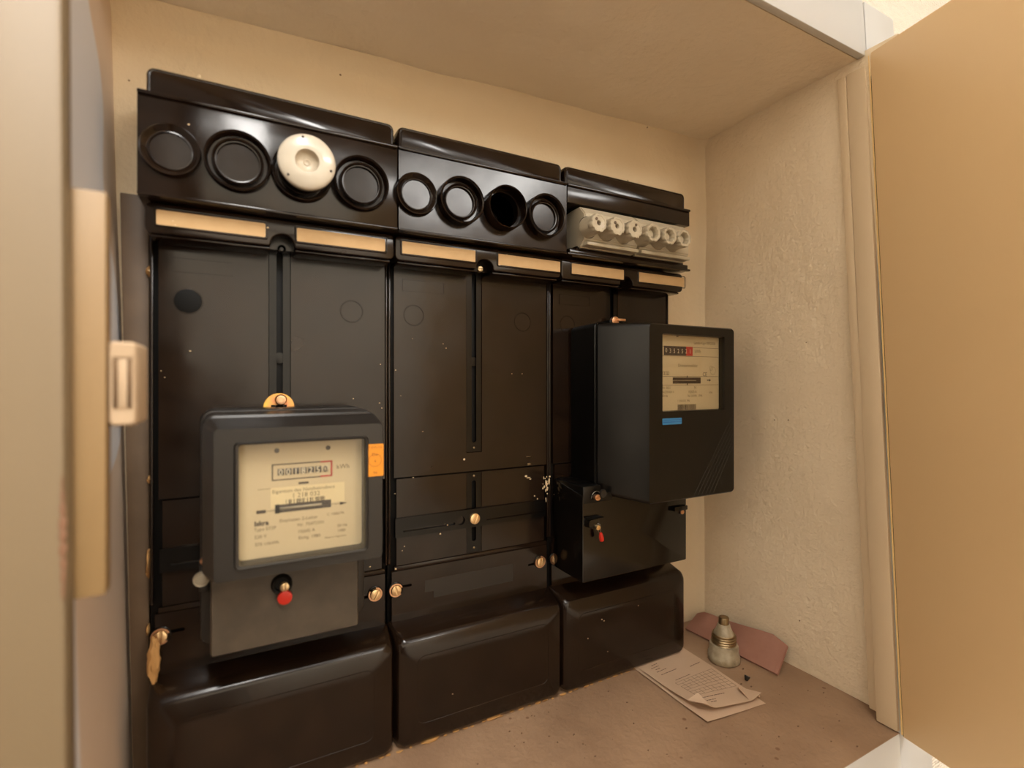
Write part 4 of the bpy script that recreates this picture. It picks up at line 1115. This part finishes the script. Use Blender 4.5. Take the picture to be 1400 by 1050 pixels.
# printing on the upper sheet: strips draped on the surface
def strip(bm, u0, v0, u1, v1, wdt=0.0011):
    n = 10; last = None
    for k in range(n+1):
        t = k/n; p = fn2(lerp(u0, u1, t), lerp(v0, v1, t), 0.00055)
        q = fn2(min(1, lerp(u0, u1, t)), min(1, lerp(v0, v1, t)+wdt/0.165), 0.00055)
        a = bm.verts.new(p); b = bm.verts.new(q)
        if last: bm.faces.new((last[0], a, b, last[1]))
        last = (a, b)
bm = new()
rp = random.Random(11)
for (uu, v, ln) in ((0.20, 0.13, 0.12), (0.14, 0.17, 0.16), (0.18, 0.21, 0.10), (0.15, 0.25, 0.2), (0.16, 0.31, 0.32), (0.24, 0.46, 0.30), (0.70, 0.36, 0.22), (0.20, 0.83, 0.42), (0.22, 0.88, 0.16), (0.25, 0.91, 0.10)):
    x = uu
    while x < uu+ln:
        l = rp.uniform(0.02, 0.06); strip(bm, x, v, min(x+l, uu+ln), v, 0.0015); x += l+0.008
for k in range(8):                                   # table rows
    v = 0.50+0.04*k; strip(bm, 0.18, v, 0.93, v, 0.0005)
for c in (0.18, 0.26, 0.34, 0.42, 0.50, 0.58, 0.66, 0.74, 0.84, 0.93):
    n = 7
    for k in range(n):
        if rp.random() < 0.15: continue
        v = 0.50+0.04*k; a = fn2(c, v, 0.00055); b = fn2(c+0.006, v, 0.00055); c2 = fn2(c+0.006, v+0.04, 0.00055); d = fn2(c, v+0.04, 0.00055)
        bm.faces.new([bm.verts.new(p) for p in (a, b, c2, d)])
finish('form_print', bm, M['ink'], up, smooth=False)

# folded pink paper leaning against the right wall
b0 = Vector((0.728, 0.018, 0.0008)); b1 = Vector((0.741, -0.156, 0.0008))
t0 = Vector((0.771, 0.028, 0.022)); t1 = Vector((0.782, -0.146, 0.040))
bm = new()
def fpink(u, v, o=0.0):
    p = b0.lerp(b1, u).lerp(t0.lerp(t1, u), v)
    # clipped / rounded far corner and crumpled near end
    p = p+Vector((0, 0, 0.0012*math.sin(u*7+v*2)))*v
    if u > 0.86: p.z -= (u-0.86)*0.07*v
    if u < 0.10: p.z -= (0.10-u)*0.08*v
    nn = Vector((-0.55, 0.05, 0.83))
    return p+nn*o
n = 22
V = grid(bm, lambda u, v: fpink(u, v, 0.0042), n, n); W = grid(bm, lambda u, v: fpink(u, v, 0.0002), n, n)
def rim_(V): return [V[i][0] for i in range(n+1)]+[V[n][j] for j in range(1, n+1)]+[V[i][n] for i in range(n-1, -1, -1)]+[V[0][j] for j in range(n-1, 0, -1)]
a, b = rim_(V), rim_(W)
for i in range(len(a)): bm.faces.new((a[i], a[(i+1) % len(a)], b[(i+1) % len(b)], b[i]))
pk = tag(finish('folded_pink_paper', bm, M['pink'], loc=(0.75, -0.07, 0)), 'folded dusty pink paper leaning on the right niche wall behind the ceramic fuse', 'paper')
bm = new(); pts = [fpink(1.0, v_, 0.0045) for v_ in (0.0, 0.3, 0.6, 0.95)]; tube(bm, [p+Vector((0, 0.006, 0)) for p in pts], 0.0007, 6)
finish('fold_crease', bm, M['pink'], pk)

# ceramic fuse insert standing on the floor
fpos = onZ(989.5, 903)
fz = thing('ceramic_fuse', 'stained white ceramic fuse with brass thread standing upright on the niche floor', 'fuse', (fpos.x, fpos.y, 0))
def scal(a, h): return 1+(0.035*max(0, math.cos(6*a+0.5)) if h < 0.013 else 0)
bm = new(); lathe(bm, [(0, 0.0008), (0.0225, 0.0008), (0.0240, 0.002), (0.0245, 0.006), (0.0242, 0.0125), (0.0228, 0.0145), (0.0226, 0.0265), (0.0215, 0.0290), (0.0185, 0.0296), (0, 0.0296)], (fpos.x, fpos.y, 0), axis='z', n=72, flute=scal)
finish('ceramic_body', bm, M['ceramic_old'], fz, ang=50)
for k in range(6):
    a_ = (2*PI*k-0.5)/6+PI/6
    bm = new(); lathe(bm, [(0, 0), (0.0034, 0), (0.0030, 0.0012), (0.0018, 0.0018), (0, 0.0018)], (0, 0, 0), axis='z', n=14)
    T = Matrix.Translation((fpos.x+0.0235*math.cos(a_), fpos.y+0.0235*math.sin(a_), 0.0075)) @ Matrix.Rotation(a_, 4, 'Z') @ Matrix.Rotation(PI/2, 4, 'Y')
    bmesh.ops.transform(bm, matrix=T, verts=bm.verts[:]); finish('grip_notch', bm, M['ceramic_old'], fz)
prof = [(0.0188, 0.0296)]
for k in range(3):
    z = 0.0310+k*0.0040; prof += [(0.0178, z), (0.0190, z+0.0010), (0.0194, z+0.0018), (0.0188, z+0.0028), (0.0178, z+0.0034)]
prof += [(0.0184, 0.0445), (0.0176, 0.0458), (0.0160, 0.0452)]
bm = new(); lathe(bm, prof, (fpos.x, fpos.y, 0), axis='z', n=56); finish('brass_thread', bm, M['brass_old'], fz, ang=70)
bm = new(); lathe(bm, [(0.0165, 0.043), (0.0158, 0.0455), (0.0135, 0.050), (0.0108, 0.0560), (0.0098, 0.0605), (0.0088, 0.0612), (0, 0.0612)], (fpos.x, fpos.y, 0), axis='z', n=48); finish('ceramic_cone', bm, M['ceramic_old'], fz, ang=60)
bm = new(); lathe(bm, [(0.0082, 0.0605), (0.0082, 0.0705), (0.0074, 0.0722), (0, 0.0722)], (fpos.x, fpos.y, 0), axis='z', n=32); finish('contact_cap', bm, M['brass_old'], fz, ang=40)
# small black plug on the floor
p = onZ(1020, 932)
bm = new(); lathe(bm, [(0, 0), (0.0022, 0.0), (0.0044, 0.006), (0.0040, 0.0072), (0, 0.0070)], (p.x, p.y, 0.0018), axis='z', n=18, tilt=Matrix.Rotation(math.radians(28), 3, 'Y'))
tag(finish('rubber_plug', bm, M['meter_grey'], loc=(p.x, p.y, 0)), 'tiny dark conical plug lying between paper form and wall', 'plug')
# grit scattered on the floor
bm = new()
for k in range(130):
    x = random.uniform(0.25, 0.77); y = random.uniform(-0.30, -0.05); s = random.uniform(0.0004, 0.0012)
    lump(bm, (x, y, s*0.6), s*random.uniform(0.8, 2), s, s*0.7, k+900, 1)
o = tag(finish('floor_grit', bm, M['grit'], loc=(0.5, -0.15, 0)), 'brown plaster grit scattered over the niche floor', 'grit'); o['kind'] = 'stuff'
for o in bpy.data.objects:
    if o.type == 'MESH' and o.name.split('.')[0] in ('print', 'fine_print', 'owner_print', 'form_print', 'sticker_print', 'relief_stripes'):
        o['kind'] = 'stuff'
